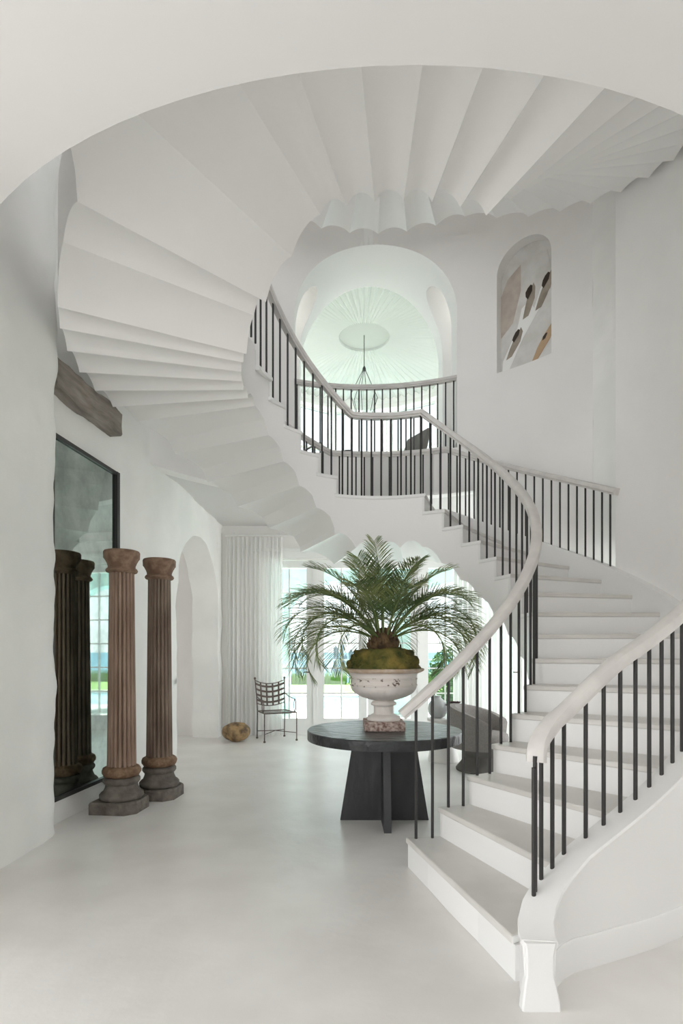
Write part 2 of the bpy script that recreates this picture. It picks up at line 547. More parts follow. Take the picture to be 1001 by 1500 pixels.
def mk_door(i):
    x0 = G0 + i * GP - (GP - GW) / 2
    x1 = x0 + GP
    root = empty('door_%d' % (i + 1), ((x0 + x1) / 2, YB + 0.1, 0))
    tag(root, kind='structure')
    hw = GP / 2
    hg = GW / 2
    zb, zt = 0.26, 2.726
    f = MB()
    f.box(-hw + 0.006, -hg, -0.03, 0.03, 0.0, 2.85)
    f.box(hg, hw - 0.006, -0.03, 0.03, 0.0, 2.85)
    f.box(-hg, hg, -0.03, 0.03, 0.0, zb)
    f.box(-hg, hg, -0.03, 0.03, zt, 2.85)
    f.build('door_frame', 'white_frame', root)
    if i % 2 == 0:
        c = MB()
        c.box(hw - 0.035, hw + 0.035, -0.05, -0.031, 0, 2.85)
        c.build('astragal', 'white_frame', root)
    m_ = MB()
    m_.box(-0.012, 0.012, -0.015, 0.015, zb, zt)
    m_.build('muntin', 'white_frame', root)
    nr = 6
    for k in range(1, nr):
        z = zb + (zt - zb) * k / nr
        m_ = MB()
        m_.box(-hg, -0.0121, -0.015, 0.015, z - 0.011, z + 0.011)
        m_.box(0.0121, hg, -0.015, 0.015, z - 0.011, z + 0.011)
        m_.build('muntin', 'white_frame', root)
    src = None
    ph = (zt - zb) / nr - 0.022
    pw = hg - 0.012
    for k in range(nr):
        for s in (-1, 1):
            if src is None:
                g = MB()
                g.box(-pw / 2, pw / 2, -0.003, 0.003, -ph / 2, ph / 2)
                o = g.build('window_pane', 'glass', root)
                src = o
            else:
                o = src.copy()
                COL.objects.link(o)
                o.parent = root
            o.location = (s * (0.012 + pw / 2), 0, zb + (zt - zb) * (k + 0.5) / nr)
    h = MB()
    h.tube([(hg + 0.05, -0.035, 1.02), (hg + 0.05, -0.075, 1.02), (hg - 0.05, -0.075, 1.02)], 0.009, 8)
    h.build('door_handle', 'chair_iron', root)
for i in range(7):
    mk_door(i)

# lintel mouldings over the doors
mb = MB()
mb.box(DX0 - 0.12, DX1 + 0.12, YB - 0.05, YB, 2.87, 2.97)
mb.box(DX0 - 0.16, DX1 + 0.16, YB - 0.08, YB, 2.97, 3.02)
tag(mb.build('trim_1', 'white_frame'), kind='structure')

mb = wall_cols(lin(4.3, 9.1, 4), lambda u, w, z: (-5.0 - 0.2 * w, u, z), lambda u: (0, ZC), [(4.5, 6.0, lambda u: 0.9, lambda u: 2.9, True)])  # unseen window opening, added to brighten the back of the hall
mb.box(-5.2, -2.5, 4.2, 4.3, 0, ZC)
tag(mb.build('wall_lobby_left', 'plaster'), kind='structure')
mb = wall_cols(lin(-5.2, 4.6, 6), lambda u, w, z: (u, -3.2 + 0.25 * w, z), lambda u: (0, ZC), [(-1.9, 0.35, lambda u: 0.0, lambda u: 3.2, True)])  # out of view; blocks the right side, opening sized for the daylight
tag(mb.build('wall_front', 'plaster', merge=True), kind='structure')
# right side walls
mb = wall_cols(lin(-3.2, 9.3, 6), lambda u, w, z: (4.3 + 0.3 * w, u, z), lambda u: (0, ZC),
               [(3.6, 8.8, lambda u: 0.0, lambda u: 3.15, True)])  # unseen opening, added to bring daylight in from the right
tag(mb.build('wall_right', 'plaster', merge=True), kind='structure')

# curved wall carrying the outside of the first flight
def cyl(th, w, z, r0, t):
    return P(th, r0 + w * t, z)
mb = wall_cols(lin(56, 106, 40), lambda u, w, z: cyl(u, w, z, 2.31, 0.28), lambda u: (0, 7.9))
tag(mb.build('wall_stair_right', 'plaster', smooth=35, merge=True), kind='structure')

# upper round wall with arch and niche
AXC, AHW, ASP = 0.43, 1.05, 5.70
def H(th, rho, z=0.0):
    a = R_(th)
    return Vector((HX + rho * math.sin(a), HY - rho * math.cos(a), z))
def th_at_x(x):
    return 180 - math.degrees(math.asin((x - HX) / HR))
TA0, TA1 = th_at_x(AXC + AHW), th_at_x(AXC - AHW)
def arch_u(th):
    x = HX + HR * math.sin(R_(th)) - AXC
    return ASP + math.sqrt(max(0.0, AHW * AHW - x * x))
NT0, NT1, NZB, NZS = 130.1, 144.3, 4.79, 5.97      # niche
def arch_n(th):
    m_, h = (NT0 + NT1) / 2, (NT1 - NT0) / 2
    return NZS + 0.33 * math.sqrt(max(0.0, 1 - ((th - m_) / h) ** 2))
TS = [TA0 + (TA1 - TA0) * (0.5 - 0.5 * math.cos(PI * i / 60)) for i in range(61)]
TS += [NT0 + (NT1 - NT0) * (0.5 - 0.5 * math.cos(PI * i / 24)) for i in range(25)]
us = [t for t in lin(62, 300, 119) if not (TA0 < t < TA1 or NT0 < t < NT1)] + TS
mb = wall_cols(us, lambda u, w, z: H(u, HR + w * 0.16, z), lambda u: (ZF, 8.8),
               [(TA0, TA1, lambda u: ZF, arch_u, False), (NT0, NT1, lambda u: NZB, arch_n, True)])
tag(mb.build('wall_upper', 'plaster', smooth=35, merge=True), kind='structure')
mb = wall_cols(lin(300, 422, 60), lambda u, w, z: H(u, HR + w * 0.16, z), lambda u: (ZF, 8.8),
               [(322.0, 356.0, lambda u: 5.4, lambda u: 8.2, True), (368.0, 386.0, lambda u: 5.8, lambda u: 8.0, True)])  # closes the drum unseen to darken the well; openings added for daylight
tag(mb.build('wall_upper_front', 'plaster', smooth=35, merge=True), kind='structure')
mb = MB()
mb.lathe([(3.2, 8.8), (3.2, 9.0)], 64, c=(HX, HY, 0))
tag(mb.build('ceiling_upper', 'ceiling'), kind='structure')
mb = wall_cols(lin(62, 150, 44), lambda u, w, z: H(u, HR + w * 0.16, z), lambda u: (2.1, ZF - 0.001))
tag(mb.build('wall_upper_base', 'plaster', smooth=35, merge=True), kind='structure')
mb = wall_cols(lin(150, 300, 60), lambda u, w, z: H(u, HR + w * 0.16, z), lambda u: (ZC - 0.01, ZF - 0.001))
tag(mb.build('wall_upper_edge', 'plaster', smooth=35, merge=True), kind='structure')
# pale rough pilaster on the upper wall beside the stair wall
rows = []
for z in lin(2.2, 8.7, 110):
    row = []
    for k, t in enumerate(lin(110.0, 119.6, 8)):
        e_ = 1 if 0 < k < 8 else 0
        tt = t + (wob((t, 0, z), 0.45, 1.3) if k in (7, 8) else 0)
        row.append(H(tt, HR - (0.07 if e_ else -0.01) - wob((t * 0.2, 3, z), 0.01, 3), z))
    rows.append(row)
mb = MB()
mb.grid(rows)
tag(mb.build('trim_2', 'rough_plaster', smooth=40), kind='structure')

# vaulted passage behind the arch
RX, RY, RRm = 0.43, 10.6, 2.32
VL = [(AXC - AHW, z) for z in lin(ZF, ASP, 10)] + [(AXC - AHW * math.cos(PI * i / 48), ASP + AHW * math.sin(PI * i / 48)) for i in range(1, 48)] + [(AXC + AHW, z) for z in lin(ASP, ZF, 10)]
def vp(u):
    i = min(int(u), len(VL) - 2)
    k = u - i
    return (VL[i][0] * (1 - k) + VL[i + 1][0] * k, VL[i][1] * (1 - k) + VL[i + 1][1] * k)
def ycyl(x):
    return HY + math.sqrt(HR * HR - (x - HX) ** 2)
def yroom(x):
    return RY - math.sqrt(RRm * RRm - (x - RX) ** 2)
SZT, SZS, SHW, SYC = 6.42, 6.10, 0.32, 7.86
def side_h(u):
    x, z = vp(u)
    if z < SZS:
        return SHW
    return SHW * math.sqrt(max(0.0, 1 - ((z - SZS) / (SZT - SZS)) ** 2))
nU = len(VL) - 1
uL = next(i for i in range(nU) if VL[i][1] < SZT <= VL[i + 1][1])
uL = uL + (SZT - VL[uL][1]) / (VL[uL + 1][1] - VL[uL][1])
def vpos(u, w, v):
    x, z = vp(u)
    dx, dz = x - AXC, max(0.0, z - ASP)
    l = math.hypot(dx, dz) or 1
    return (x + w * 0.6 * dx / l, v, z + w * 0.6 * dz / l)
us = [float(i) for i in range(nU + 1)]
us += [uL - 0.4 * k for k in range(1, 12)] + [nU - uL + 0.4 * k for k in range(1, 12)]
mb = wall_cols(us, vpos, lambda u: (ycyl(vp(u)[0]) - 0.0, yroom(vp(u)[0])),
               [(0.0, uL, lambda u: SYC - side_h(u), lambda u: SYC + side_h(u), True),
                (nU - uL, float(nU), lambda u: SYC - side_h(u), lambda u: SYC + side_h(u), True)])
tag(mb.build('wall_passage', 'vault', smooth=35, merge=True), kind='structure')
# side lobby walls seen through the passage openings
mb = MB()
for (xa, xb, xc) in ((-2.3, -1.1, -2.3), (1.96, 3.2, 3.2)):
    mb.box(xa, xb, 8.24, 8.30, ZF, 7.0)
    mb.box(xa, xb, 7.42, 7.48, ZF, 7.0)
    mb.box(xa, xb, 7.42, 8.30, 7.0, 7.06)
    mb.box(xc - 0.03, xc + 0.03, 7.42, 8.30, ZF, 7.06)
tag(mb.build('wall_lobby', 'plaster'), kind='structure')

# round upper room
def Q(th, rho, z=0.0):
    a = R_(th)
    return Vector((RX + rho * math.sin(a), RY - rho * math.cos(a), z))
ta = math.degrees(math.asin(AHW / RRm))
def arch_r(th):
    x = RRm * math.sin(R_(th))
    return ASP + math.sqrt(max(0.0, AHW * AHW - x * x))
wins = []
us = [t for t in lin(ta, 360 - ta, 100)] + [ta * (-math.cos(PI * i / 40)) for i in range(41)]
us = [u % 360 for u in us]
us = [u if u <= 180 else u - 360 for u in us] + [-180.0, 180.0]
op = [(-ta, ta, lambda u: ZF, arch_r, False)]
for c in (-150, -118, -86, -54, 54, 86, 118, 150, 180):
    if c == 180:
        op.append((-180, -165.5, lambda u: ZF + 0.25, lambda u: 6.92, True))
        op.append((165.5, 180, lambda u: ZF + 0.25, lambda u: 6.92, True))
    else:
        op.append((c - 14.5, c + 14.5, lambda u: ZF + 0.25, lambda u: 6.92, True))
us = [u for u in us if not any(o[0] < u < o[1] and o[4] and abs(o[0]) > 0 for o in op)] + [k for o in op[1:] for k in lin(o[0], o[1], 6)]
mb = wall_cols(us, lambda u, w, z: Q(u, RRm + 0.2 * w, z), lambda u: (ZF, 7.25), op)
tag(mb.build('wall_round_room', 'vault', smooth=35, merge=True), kind='structure')
wi = 0
for c in (-150, -118, -86, -54, 54, 86, 118, 150, 180):
    wi += 1
    root = empty('window_%d' % wi, Q(c, RRm + 0.1, ZF + 0.25), R_(c))
    tag(root, kind='structure')
    hw = 0.58
    f = MB()
    f.box(-hw, -hw + 0.05, -0.03, 0.03, 0, 2.70)
    f.box(hw - 0.05, hw, -0.03, 0.03, 0, 2.70)
    f.box(-hw + 0.05, hw - 0.05, -0.03, 0.03, 0, 0.05)
    f.box(-hw + 0.05, hw - 0.05, -0.03, 0.03, 2.65, 2.70)
    f.box(-hw + 0.05, hw - 0.05, -0.02, 0.02, 1.75, 1.79)
    f.build('window_frame', 'white_frame', root)
    for (z0, z1) in ((0.05, 1.75), (1.79, 2.65)):
        g = MB()
        g.box(-hw + 0.05, hw - 0.05, -0.003, 0.003, z0, z1)
        g.build('window_pane', 'upper_glass', root)
# pleated tent ceiling with an oculus
ZO, ZR, RO2 = 7.30, 7.16, 0.48
npl = 84
vs_, fs = [], []
for i in range(npl * 2):
    a = 360 * i / (npl * 2)
    d = 0.034 if i % 2 else -0.034
    vs_ += [Q(a, RO2, ZO + d * 0.35), Q(a, RRm, ZR + d), Q(a, RRm, ZR + 0.2), Q(a, RO2, ZO + 0.25)]
for i in range(npl * 2):
    j = (i + 1) % (npl * 2)
    fs += [(4 * i, 4 * j, 4 * j + 1, 4 * i + 1), (4 * i + 1, 4 * j + 1, 4 * j + 2, 4 * i + 2), (4 * i + 2, 4 * j + 2, 4 * j + 3, 4 * i + 3), (4 * i + 3, 4 * j + 3, 4 * j, 4 * i)]
tag(link_mesh('ceiling_tent', vs_, fs, 'tent'), kind='structure')
mb = MB()
mb.lathe([(RO2 + 0.06, ZO + 0.045), (RO2 + 0.06, ZO + 0.085)], 48, c=(RX, RY, 0))
tag(mb.build('ceiling_oculus', 'oculus'), kind='structure')
# rim moulding of the round room
mb = MB()
ring = [Q(a, RRm - 0.02, ZR - 0.18) for a in lin(ta + 2, 360 - ta - 2, 80)]
mb.sweep(ring, [(-0.03, -0.05), (0.03, -0.05), (0.03, 0.05), (-0.03, 0.05)])
tag(mb.build('trim_3', 'smooth', smooth=30), kind='structure')

# ------------------------------------------------------------------ staircase
stair = empty('spiral_staircase', P(TH1, 2.0))
tag(stair, 'sweeping white spiral staircase with folded scalloped underside rising around the well', 'staircase')
SO = stair.location.copy()
def rel(vs_):
    return [Vector(v) - SO for v in vs_]

def soffit_profile(za, zb, flat, n=10, jump=0.062):
    out = []
    for i in range(n + 1):
        t = i / n
        if flat:
            z = za + (zb - za) * t + 0.070 * (1 - abs(2 * t - 1) ** 2.2)
        else:
            z = za + (0.0 if i == 0 else jump) + (zb - za - jump) * (1 - (1 - t) ** 2.0)
        out.append(z)
    if not flat:
        pass
    return out

def wedge(ta_, tb_, ztop, za, zb, flat, ri=RI, ro=RO, n=10, floor=False, jump=0.062):
    """solid under one step; underside scalloped"""
    zs = soffit_profile(za, zb, flat, n, jump)
    sa, sb = skew(ta_), skew(tb_)
    ths = lin(ta_, tb_, n)
    tho = lin(ta_ + sa, tb_ + sb, n)
    if not flat:
        ths[1] = ths[0] + min(2.6, 0.24 * (tb_ - ta_))
        tho[1] = tho[0] + min(2.0, 0.19 * (tb_ - ta_))
        for i in range(2, n + 1):
            ths[i] = ths[1] + (tb_ - ths[1]) * (i - 1) / (n - 1)
            tho[i] = tho[1] + (tb_ + sb - tho[1]) * (i - 1) / (n - 1)
    vs_, fs = [], []
    m_ = 6
    for i in range(n + 1):
        z = max(0.002, zs[i]) if not floor else 0.002
        for j in range(m_ + 1):
            k = j / m_
            ra, rb_ = r_in(ths[i]), r_out(tho[i])
            vs_.append(P(ths[i] * (1 - k) + tho[i] * k, ra + (rb_ - ra) * k, z))
    w = m_ + 1
    for i in range(n):
        for j in range(m_):
            fs.append((i * w + j, i * w + j + 1, (i + 1) * w + j + 1, (i + 1) * w + j))
    b = len(vs_)
    for i in range(n + 1):
        for j in range(m_ + 1):
            k = j / m_
            ra, rb_ = r_in(ths[i]), r_out(tho[i])
            vs_.append(P(ths[i] * (1 - k) + tho[i] * k, ra + (rb_ - ra) * k, ztop))
    for i in range(n):
        for j in range(m_):
            fs.append((b + i * w + j, b + (i + 1) * w + j, b + (i + 1) * w + j + 1, b + i * w + j + 1))
        fs.append((i * w, (i + 1) * w, b + (i + 1) * w, b + i * w))
        fs.append((i * w + m_, b + i * w + m_, b + (i + 1) * w + m_, (i + 1) * w + m_))
    for j in range(m_):
        fs.append((j, b + j, b + j + 1, j + 1))
        q = n * w
        fs.append((q + j, q + j + 1, b + q + j + 1, b + q + j))
    link_mesh('soffit_panel', rel(vs_), fs, 'soffit', stair, smooth=32)

def tread_mesh(ta_, tb_, z, name='tread', mat='tread', nose=0.036, ri=1.146, ro=2.24):
    sa, sb = skew(ta_), skew(tb_)
    n = max(4, int((tb_ - ta_) / 2.5))
    vs_, fs = [], []
    for lev in (z - 0.036, z):
        for (r_, ka) in ((ri, 0), (ro, 1)):
            for i in range(n + 1):
                t = i / n
                th = (ta_ + sa * ka) * (1 - t) + (tb_ + sb * ka) * t
                p = P(th, r_ + (0.16 * (1 - t) if ka and ta_ < 4 else 0), lev)
                if i == 0:
                    a = R_(th)
                    p = p - Vector((math.cos(a), math.sin(a), 0)) * nose
                vs_.append(p)
    k = n + 1
    for i in range(n):
        fs += [(i, i + 1, k + i + 1, k + i), (2 * k + i, 3 * k + i, 3 * k + i + 1, 2 * k + i + 1),
               (i, 2 * k + i, 2 * k + i + 1, i + 1), (k + i, k + i + 1, 3 * k + i + 1, 3 * k + i)]
    fs += [(0, k, 3 * k, 2 * k), (n, 2 * k + n, 3 * k + n, k + n)]
    fm = []
    for i in range(n):
        fm += [1, 0, 1, 1]
    fm += [0, 1]
    o = link_mesh(name, rel(vs_), fs, mat, stair, mats=[mat, 'stair_paint'], fmat=fm)
    bv = o.modifiers.new('edge', 'BEVEL')
    bv.width = 0.008
    bv.segments = 2
    bv.limit_method = 'ANGLE'
    return o

def riser_mesh(th, z0, z1):
    sa = skew(th)
    a, b = P(th, r_in(th) + 0.002, 0), P(th + sa, 2.40 if th < 4 else 2.25, 0)
    d = (b - a).normalized()
    nrm = Vector((d.y, -d.x, 0))
    if nrm.dot(Vector((math.cos(R_(th)), math.sin(R_(th)), 0))) > 0:
        nrm = -nrm
    t = 0.022
    vs_ = []
    for z in (z0, z1):
        for p in (a, b, b + nrm * t, a + nrm * t):
            vs_.append(Vector((p.x, p.y, z)))
    link_mesh('riser', rel(vs_), [(0, 3, 2, 1), (4, 5, 6, 7), (0, 1, 5, 4), (1, 2, 6, 5), (2, 3, 7, 6), (3, 0, 4, 7)], 'stair_paint', stair)

# flight 1
for k in range(1, 16):
    t0 = TH1 + (k - 1) * STEP
    t1 = t0 + STEP
    z = k * RISE
    za, zb = k * RISE - DEPTH, (k + 1) * RISE - DEPTH
    wedge(t0, t1, z - 0.037, za, zb, False, floor=(zb < 0.05))
    tread_mesh(t0, t1, z)
    riser_mesh(t0, z - RISE + (0.0 if k > 1 else 0.0), z - 0.037)
# landing 1
riser_mesh(TH16, 15 * RISE, 16 * RISE - 0.037)
tread_mesh(TH16, TH17, 16 * RISE, 'landing_floor')
nl = 4
for i in range(nl):
    t0 = TH16 + (TH17 - TH16) * i / nl
    t1 = TH16 + (TH17 - TH16) * (i + 1) / nl
    wedge(t0, t1, 16 * RISE - 0.037, 16 * RISE - DEPTH, 16 * RISE - DEPTH + (0.12 if i == nl - 1 else 0), True)
# flight 2
for k in range(17, 22):
    t0 = TH17 + (k - 17) * STEP
    t1 = t0 + STEP
    z = k * RISE
    wedge(t0, t1, z - 0.037, z - DEPTH, z - DEPTH + RISE, False, jump=0.10)
    tread_mesh(t0, t1, z)
    riser_mesh(t0, z - RISE, z - 0.037)
riser_mesh(TH22, 21 * RISE, 22 * RISE - 0.037)
# second landing, three more steps and the gallery ring
z22 = 22 * RISE - DEPTH
fd_ = [TH22, 262.0, 269.3, 276.6, 284.0, 291.0, 297.0]
for i in range(6):
    wedge(fd_[i], fd_[i + 1], 22 * RISE, z22, z22, True)
wedge(297.0, 305.5, 23 * RISE, z22, z22 + RISE, False)
wedge(305.5, 314.0, 23 * RISE, z22 + RISE, z22 + RISE, True)
wedge(314.0, 326.0, 24 * RISE, z22 + RISE, z22 + 2 * RISE, False)
wedge(326.0, 336.0, 25 * RISE, z22 + 2 * RISE, z22 + 3 * RISE, False)
z25 = z22 + 3 * RISE
fd_ = [336.0, 343.8, 352.0, 360.0, 368.0, 376.4, TH_J]
for i in range(6):
    wedge(fd_[i], fd_[i + 1], 25 * RISE, z25, z25, True)
# flight 3
for k in range(13):
    t0 = TH_J + k * STEP3
    wedge(t0, t0 + STEP3, (26 + k) * RISE, z25 + k * RISE, z25 + (k + 1) * RISE, False)
for i in range(7):
    t0 = TH38 + i * 9.0
    wedge(t0, t0 + 9.0, 38 * RISE + 0.1, z25 + 13 * RISE, z25 + 13 * RISE, True)

# outer stringer: closed wall for the start of flight 1 with a flared newel
def outer_path():
    pts = [(0.752, 2.125), (0.757, 2.17), (0.775, 2.23), (0.812, 2.30), (0.870, 2.365), (0.945, 2.42)]
    path = [Vector((x, y, 0)) for x, y in pts]
    for th in lin(16.5, 57, 24):
        rho = 2.29 + 0.02 * math.exp(-(th - 16.5) / 3)
        path.append(P(th, rho))
    return path
OP = outer_path()
def th_of(p):
    return math.degrees(math.atan2(p.x - CX, -(p.y - CY))) % 360
CAPO = 0.045
def cap_z(i):
    th = th_of(OP[i])
    base = [0.255, 0.262, 0.285, 0.318, 0.36, 0.405]
    if i < 6:
        return base[i]
    return N(th) + CAPO - 0.0
HWD = 0.062
vs_, fs = [], []
for i, p in enumerate(OP):
    t = (OP[min(i + 1, len(OP) - 1)] - OP[max(i - 1, 0)]).normalized()
    s = Vector((t.y, -t.x, 0))
    z = cap_z(i)
    w = HWD
    ws = [(0.0, w * (0.93 if i < 2 else 1.0)), (0.055, w * (0.93 if i < 2 else 1.0)), (0.11, w * (0.9 if i < 2 else 1.0)), (z - 0.03, w), (z - 0.012, w + 0.008), (z, w + 0.004)]
    for (zz, ww) in ws:
        vs_.append(p + s * ww + Vector((0, 0, zz)))
    for (zz, ww) in reversed(ws):
        vs_.append(p - s * ww + Vector((0, 0, zz)))
k = 12
for i in range(len(OP) - 1):
    for j in range(k - 1):
        fs.append((i * k + j, i * k + j + 1, (i + 1) * k + j + 1, (i + 1) * k + j))
    fs.append((i * k + k - 1, i * k, (i + 1) * k, (i + 1) * k + k - 1))
fs.append(tuple(range(k)))
fs.append(tuple((len(OP) - 1) * k + j for j in range(k)))
link_mesh('outer_stringer', rel(vs_), fs, 'stair_paint', stair, smooth=40)
# newel front: flared foot
mb = MB()
nx = 0.752
rows = []
for (z, hw_, fy) in ((0.0, 0.073, 2.098), (0.03, 0.071, 2.099), (0.095, 0.060, 2.108), (0.112, 0.056, 2.111), (0.122, 0.053, 2.112), (0.20, 0.053, 2.112), (0.232, 0.056, 2.108), (0.252, 0.059, 2.107)):
    rows.append([Vector((nx - hw_, 2.14, z)) - SO, Vector((nx - hw_, fy + 0.006, z)) - SO, Vector((nx - hw_ + 0.006, fy, z)) - SO, Vector((nx + hw_ - 0.006, fy, z)) - SO, Vector((nx + hw_, fy + 0.006, z)) - SO, Vector((nx + hw_, 2.14, z)) - SO])
mb.grid(rows)
mb.f.append(tuple(7 * 6 + j for j in range(6)))
mb.build('newel_post', 'stair_paint', stair, smooth=25)
# base board along the curved outer wall
mb = MB()
bp = []
for i in range(2, len(OP)):
    t = (OP[min(i + 1, len(OP) - 1)] - OP[i - 1]).normalized()
    bp.append(OP[i] + Vector((t.y, -t.x, 0)) * (HWD + 0.006))
mb.sweep([v - SO for v in bp], [(-0.006, 0.0), (0.006, 0.0), (0.006, 0.13), (0.0, 0.14), (-0.006, 0.14)])
mb.build('skirting_board', 'stair_paint', stair, smooth=40)

# outer stringer band behind (flight 1 upper part, landing and flight 2)
def band(t0, t1, r0, r1, up, dn, name):
    m_ = MB()
    ths = lin(t0, t1, max(4, int((t1 - t0) / 2)))
    vs_ = []
    for th in ths:
        z = N(th)
        zb = max(z - dn, 0.0)
        for (r_, zz) in ((r0, zb), (r1, zb), (r1, z + up), (r0, z + up)):
            vs_.append(P(th, r_, zz))
    fs = []
    for i in range(len(ths) - 1):
        for j in range(4):
            q = (j + 1) % 4
            fs.append((i * 4 + j, i * 4 + q, (i + 1) * 4 + q, (i + 1) * 4 + j))
    fs += [(0, 1, 2, 3), tuple((len(ths) - 1) * 4 + j for j in range(4))]
    return link_mesh(name, rel(vs_), fs, 'stair_paint', stair, smooth=40)
band(56, 107, 2.235, 2.315, 0.10, 0.35, 'skirt_stringer')
band(106, 203, 2.235, 2.34, 0.10, 0.42, 'outer_stringer')
band(203.2, 250, 2.20, 2.31, 0.06, 0.15, 'outer_stringer')

# ------------------------------------------------------------------ balustrades
RAILP = [(-0.028, -0.064), (0.028, -0.064), (0.030, -0.050), (0.040, -0.044), (0.041, -0.022), (0.035, -0.008), (0.018, 0.0), (-0.018, 0.0), (-0.035, -0.008), (-0.041, -0.022), (-0.040, -0.044), (-0.030, -0.050)]
SRC_BAL = {}
def baluster(parent, p, z0, z1, r=0.0095):
    key = round(r, 4)
    if key not in SRC_BAL:
        m_ = MB()
        m_.lathe([(r, 0.0), (r, 1.0)], 10)
        o = m_.build('baluster', 'iron', parent, smooth=60)
        SRC_BAL[key] = o
    else:
        o = SRC_BAL[key].copy()
        COL.objects.link(o)
        o.parent = parent
    o.location = (p.x - parent.location.x, p.y - parent.location.y, z0 - parent.location.z)
    o.scale = (1, 1, z1 - z0)
    return o

# inner balustrade
RH = 0.87
rb = empty('stair_balustrade', P(3, 1.155, 0))
tag(rb, 'inner stair balustrade curving around the well, pale handrail on slim black rods', 'balustrade')
path = []
for th in lin(-1.2, 156.0, 110):
    path.append(P(th, 1.18, N(th) + RH))
for th in lin(157.0, TH17 - STEP, 24):
    path.append(P(th, 1.18, N(th) + RH))
for th in lin(TH17 - STEP + 1, TH22 - 2, 60):
    path.append(P(th, 1.18, N(th) + RH))
for th in lin(TH22, 285, 16):
    path.append(P(th, 1.18, N(th) + RH))
mb = MB()
mb.sweep([v - rb.location for v in path], RAILP)
mb.build('handrail', 'rail', rb, smooth=40)
for q in range(6):
    th = TH22 + 1.2 + q * 5.0
    baluster(rb, P(th, 1.18), 22 * RISE, N(th) + RH - 0.045)
for k in range(1, 16):
    for q in (1.2, 6.3):
        th = TH1 + (k - 1) * STEP + q
        baluster(rb, P(th, 1.18), k * RISE, N(th) + RH - 0.05)
for q in range(9):
    th = TH16 + 1.2 + q * 5.0
    baluster(rb, P(th, 1.18), 16 * RISE, N(th) + RH - 0.05)
for k in range(17, 22):
    for q in (1.2, 6.3):
        th = TH17 + (k - 17) * STEP + q
        baluster(rb, P(th, 1.18), k * RISE, N(th) + RH - 0.05)

# outer balustrade at the foot of the stair
rb = empty('stair_balustrade', OP[0])
tag(rb, 'outer balustrade at the foot of the stair, nearest the camera beside the newel', 'balustrade')
path = [Vector((0.814, 2.362, 0.885)), Vector((0.818, 2.368, 0.93)), Vector((0.828, 2.383, 0.962)), Vector((0.842, 2.402, 0.988)), Vector((0.870, 2.43, 1.02)), Vector((0.92, 2.465, 1.068)), Vector((0.985, 2.495, 1.115))]
for th in lin(18.0, 56, 30):
    z = N(th) + 0.79 - 0.05 * max(0, (24 - th) / 6) ** 1.5
    path.append(P(th, 2.265, z))
mb = MB()
mb.sweep([v - rb.location for v in path], RAILP)
mb.build('handrail', 'rail', rb, smooth=40)
bpos = [(0.806, 2.345, 0.32), (0.818, 2.364, 0.335), (0.862, 2.415, 0.36), (0.925, 2.455, 0.40), (0.99, 2.49, 0.435)]
for (x, y, z) in bpos:
    th = th_of(Vector((x, y, 0)))
    zt = min((p - Vector((x, y, p.z))).length * 100 + p.z for p in path) - 0.08
    zt = min(path, key=lambda p: (p.x - x) ** 2 + (p.y - y) ** 2).z - 0.05
    baluster(rb, Vector((x, y, 0)), z - 0.02, zt + (0.03 if x < 0.83 else 0))
th = 18.6
while th < 55:
    zt = N(th) + 0.79 - 0.05 * max(0, (24 - th) / 6) ** 1.5 - 0.05
    baluster(rb, P(th, 2.265), N(th) + CAPO - 0.012, zt)
    th += 2.62

# outer balustrade behind, along landing and second flight
rb = empty('stair_balustrade', P(107, 2.285, 2.0))
tag(rb, 'outer balustrade behind the landing, running up from the curved right wall', 'balustrade')
path = []
for th in lin(104.5, 156.5, 40):
    path.append(P(th, 2.285, N(th) + 0.86))
for th in lin(157.2, TH17 - STEP, 24):
    path.append(P(th, 2.285, N(th) + 0.86))
for th in lin(TH17 - STEP + 1, 250, 50):
    path.append(P(th, 2.285, N(th) + 0.86))
mb = MB()
mb.sweep([v - rb.location for v in path], RAILP)
mb.build('handrail', 'rail', rb, smooth=40)
th = 107.0
while th < 249:
    baluster(rb, P(th, 2.285), N(th) + (0.095 if th < 203 else 0.055), N(th) + 0.81)
    th += 2.6

# balcony balustrade in the arch
rb = empty('balcony_balustrade', H(180, HR + 0.08, ZF))
tag(rb, 'short curved balcony balustrade spanning the tall upstairs arch', 'balustrade')
ths = lin(TA0 + 0.2, TA1 - 0.2, 40)
mb = MB()
mb.sweep([H(t, HR + 0.06, ZF + 0.95) - rb.location for t in ths], RAILP)
mb.build('handrail', 'rail', rb, smooth=40)
for t in lin(TA0 + 1.2, TA1 - 1.2, 20):
    baluster(rb, H(t, HR + 0.06), ZF, ZF + 0.90)

# ------------------------------------------------------------------ mirror
def lwx(y):
    return lw_pos(min(y, 6.3), 0, 1)[0]
my0, my1 = 4.28, 5.27
ang = math.atan2(my1 - my0, lwx(my1) - lwx(my0))
mir = empty('wall_mirror', (lwx(my0) + 0.012, my0, 0.20), ang)
tag(mir, 'tall antiqued mirror in a thin black frame on the left wall', 'mirror')
L = math.hypot(my1 - my0, lwx(my1) - lwx(my0))
HM = 2.83
mb = MB()
mb.box(0.0, L - 0.05, -0.035, -0.02, 0.03, HM - 0.03)
mb.build('mirror_glass', 'mirror', mir)
mb = MB()
mb.box(L - 0.05, L, -0.06, 0.0, 0, HM)
mb.box(0.0, L - 0.05, -0.055, 0.0, 0, 0.03)
mb.box(0.0, L - 0.05, -0.055, 0.0, HM - 0.03, HM)
mb.box(-0.04, 0.0, -0.055, 0.0, 0, HM)
mb.build('mirror_frame', 'black_frame', mir)

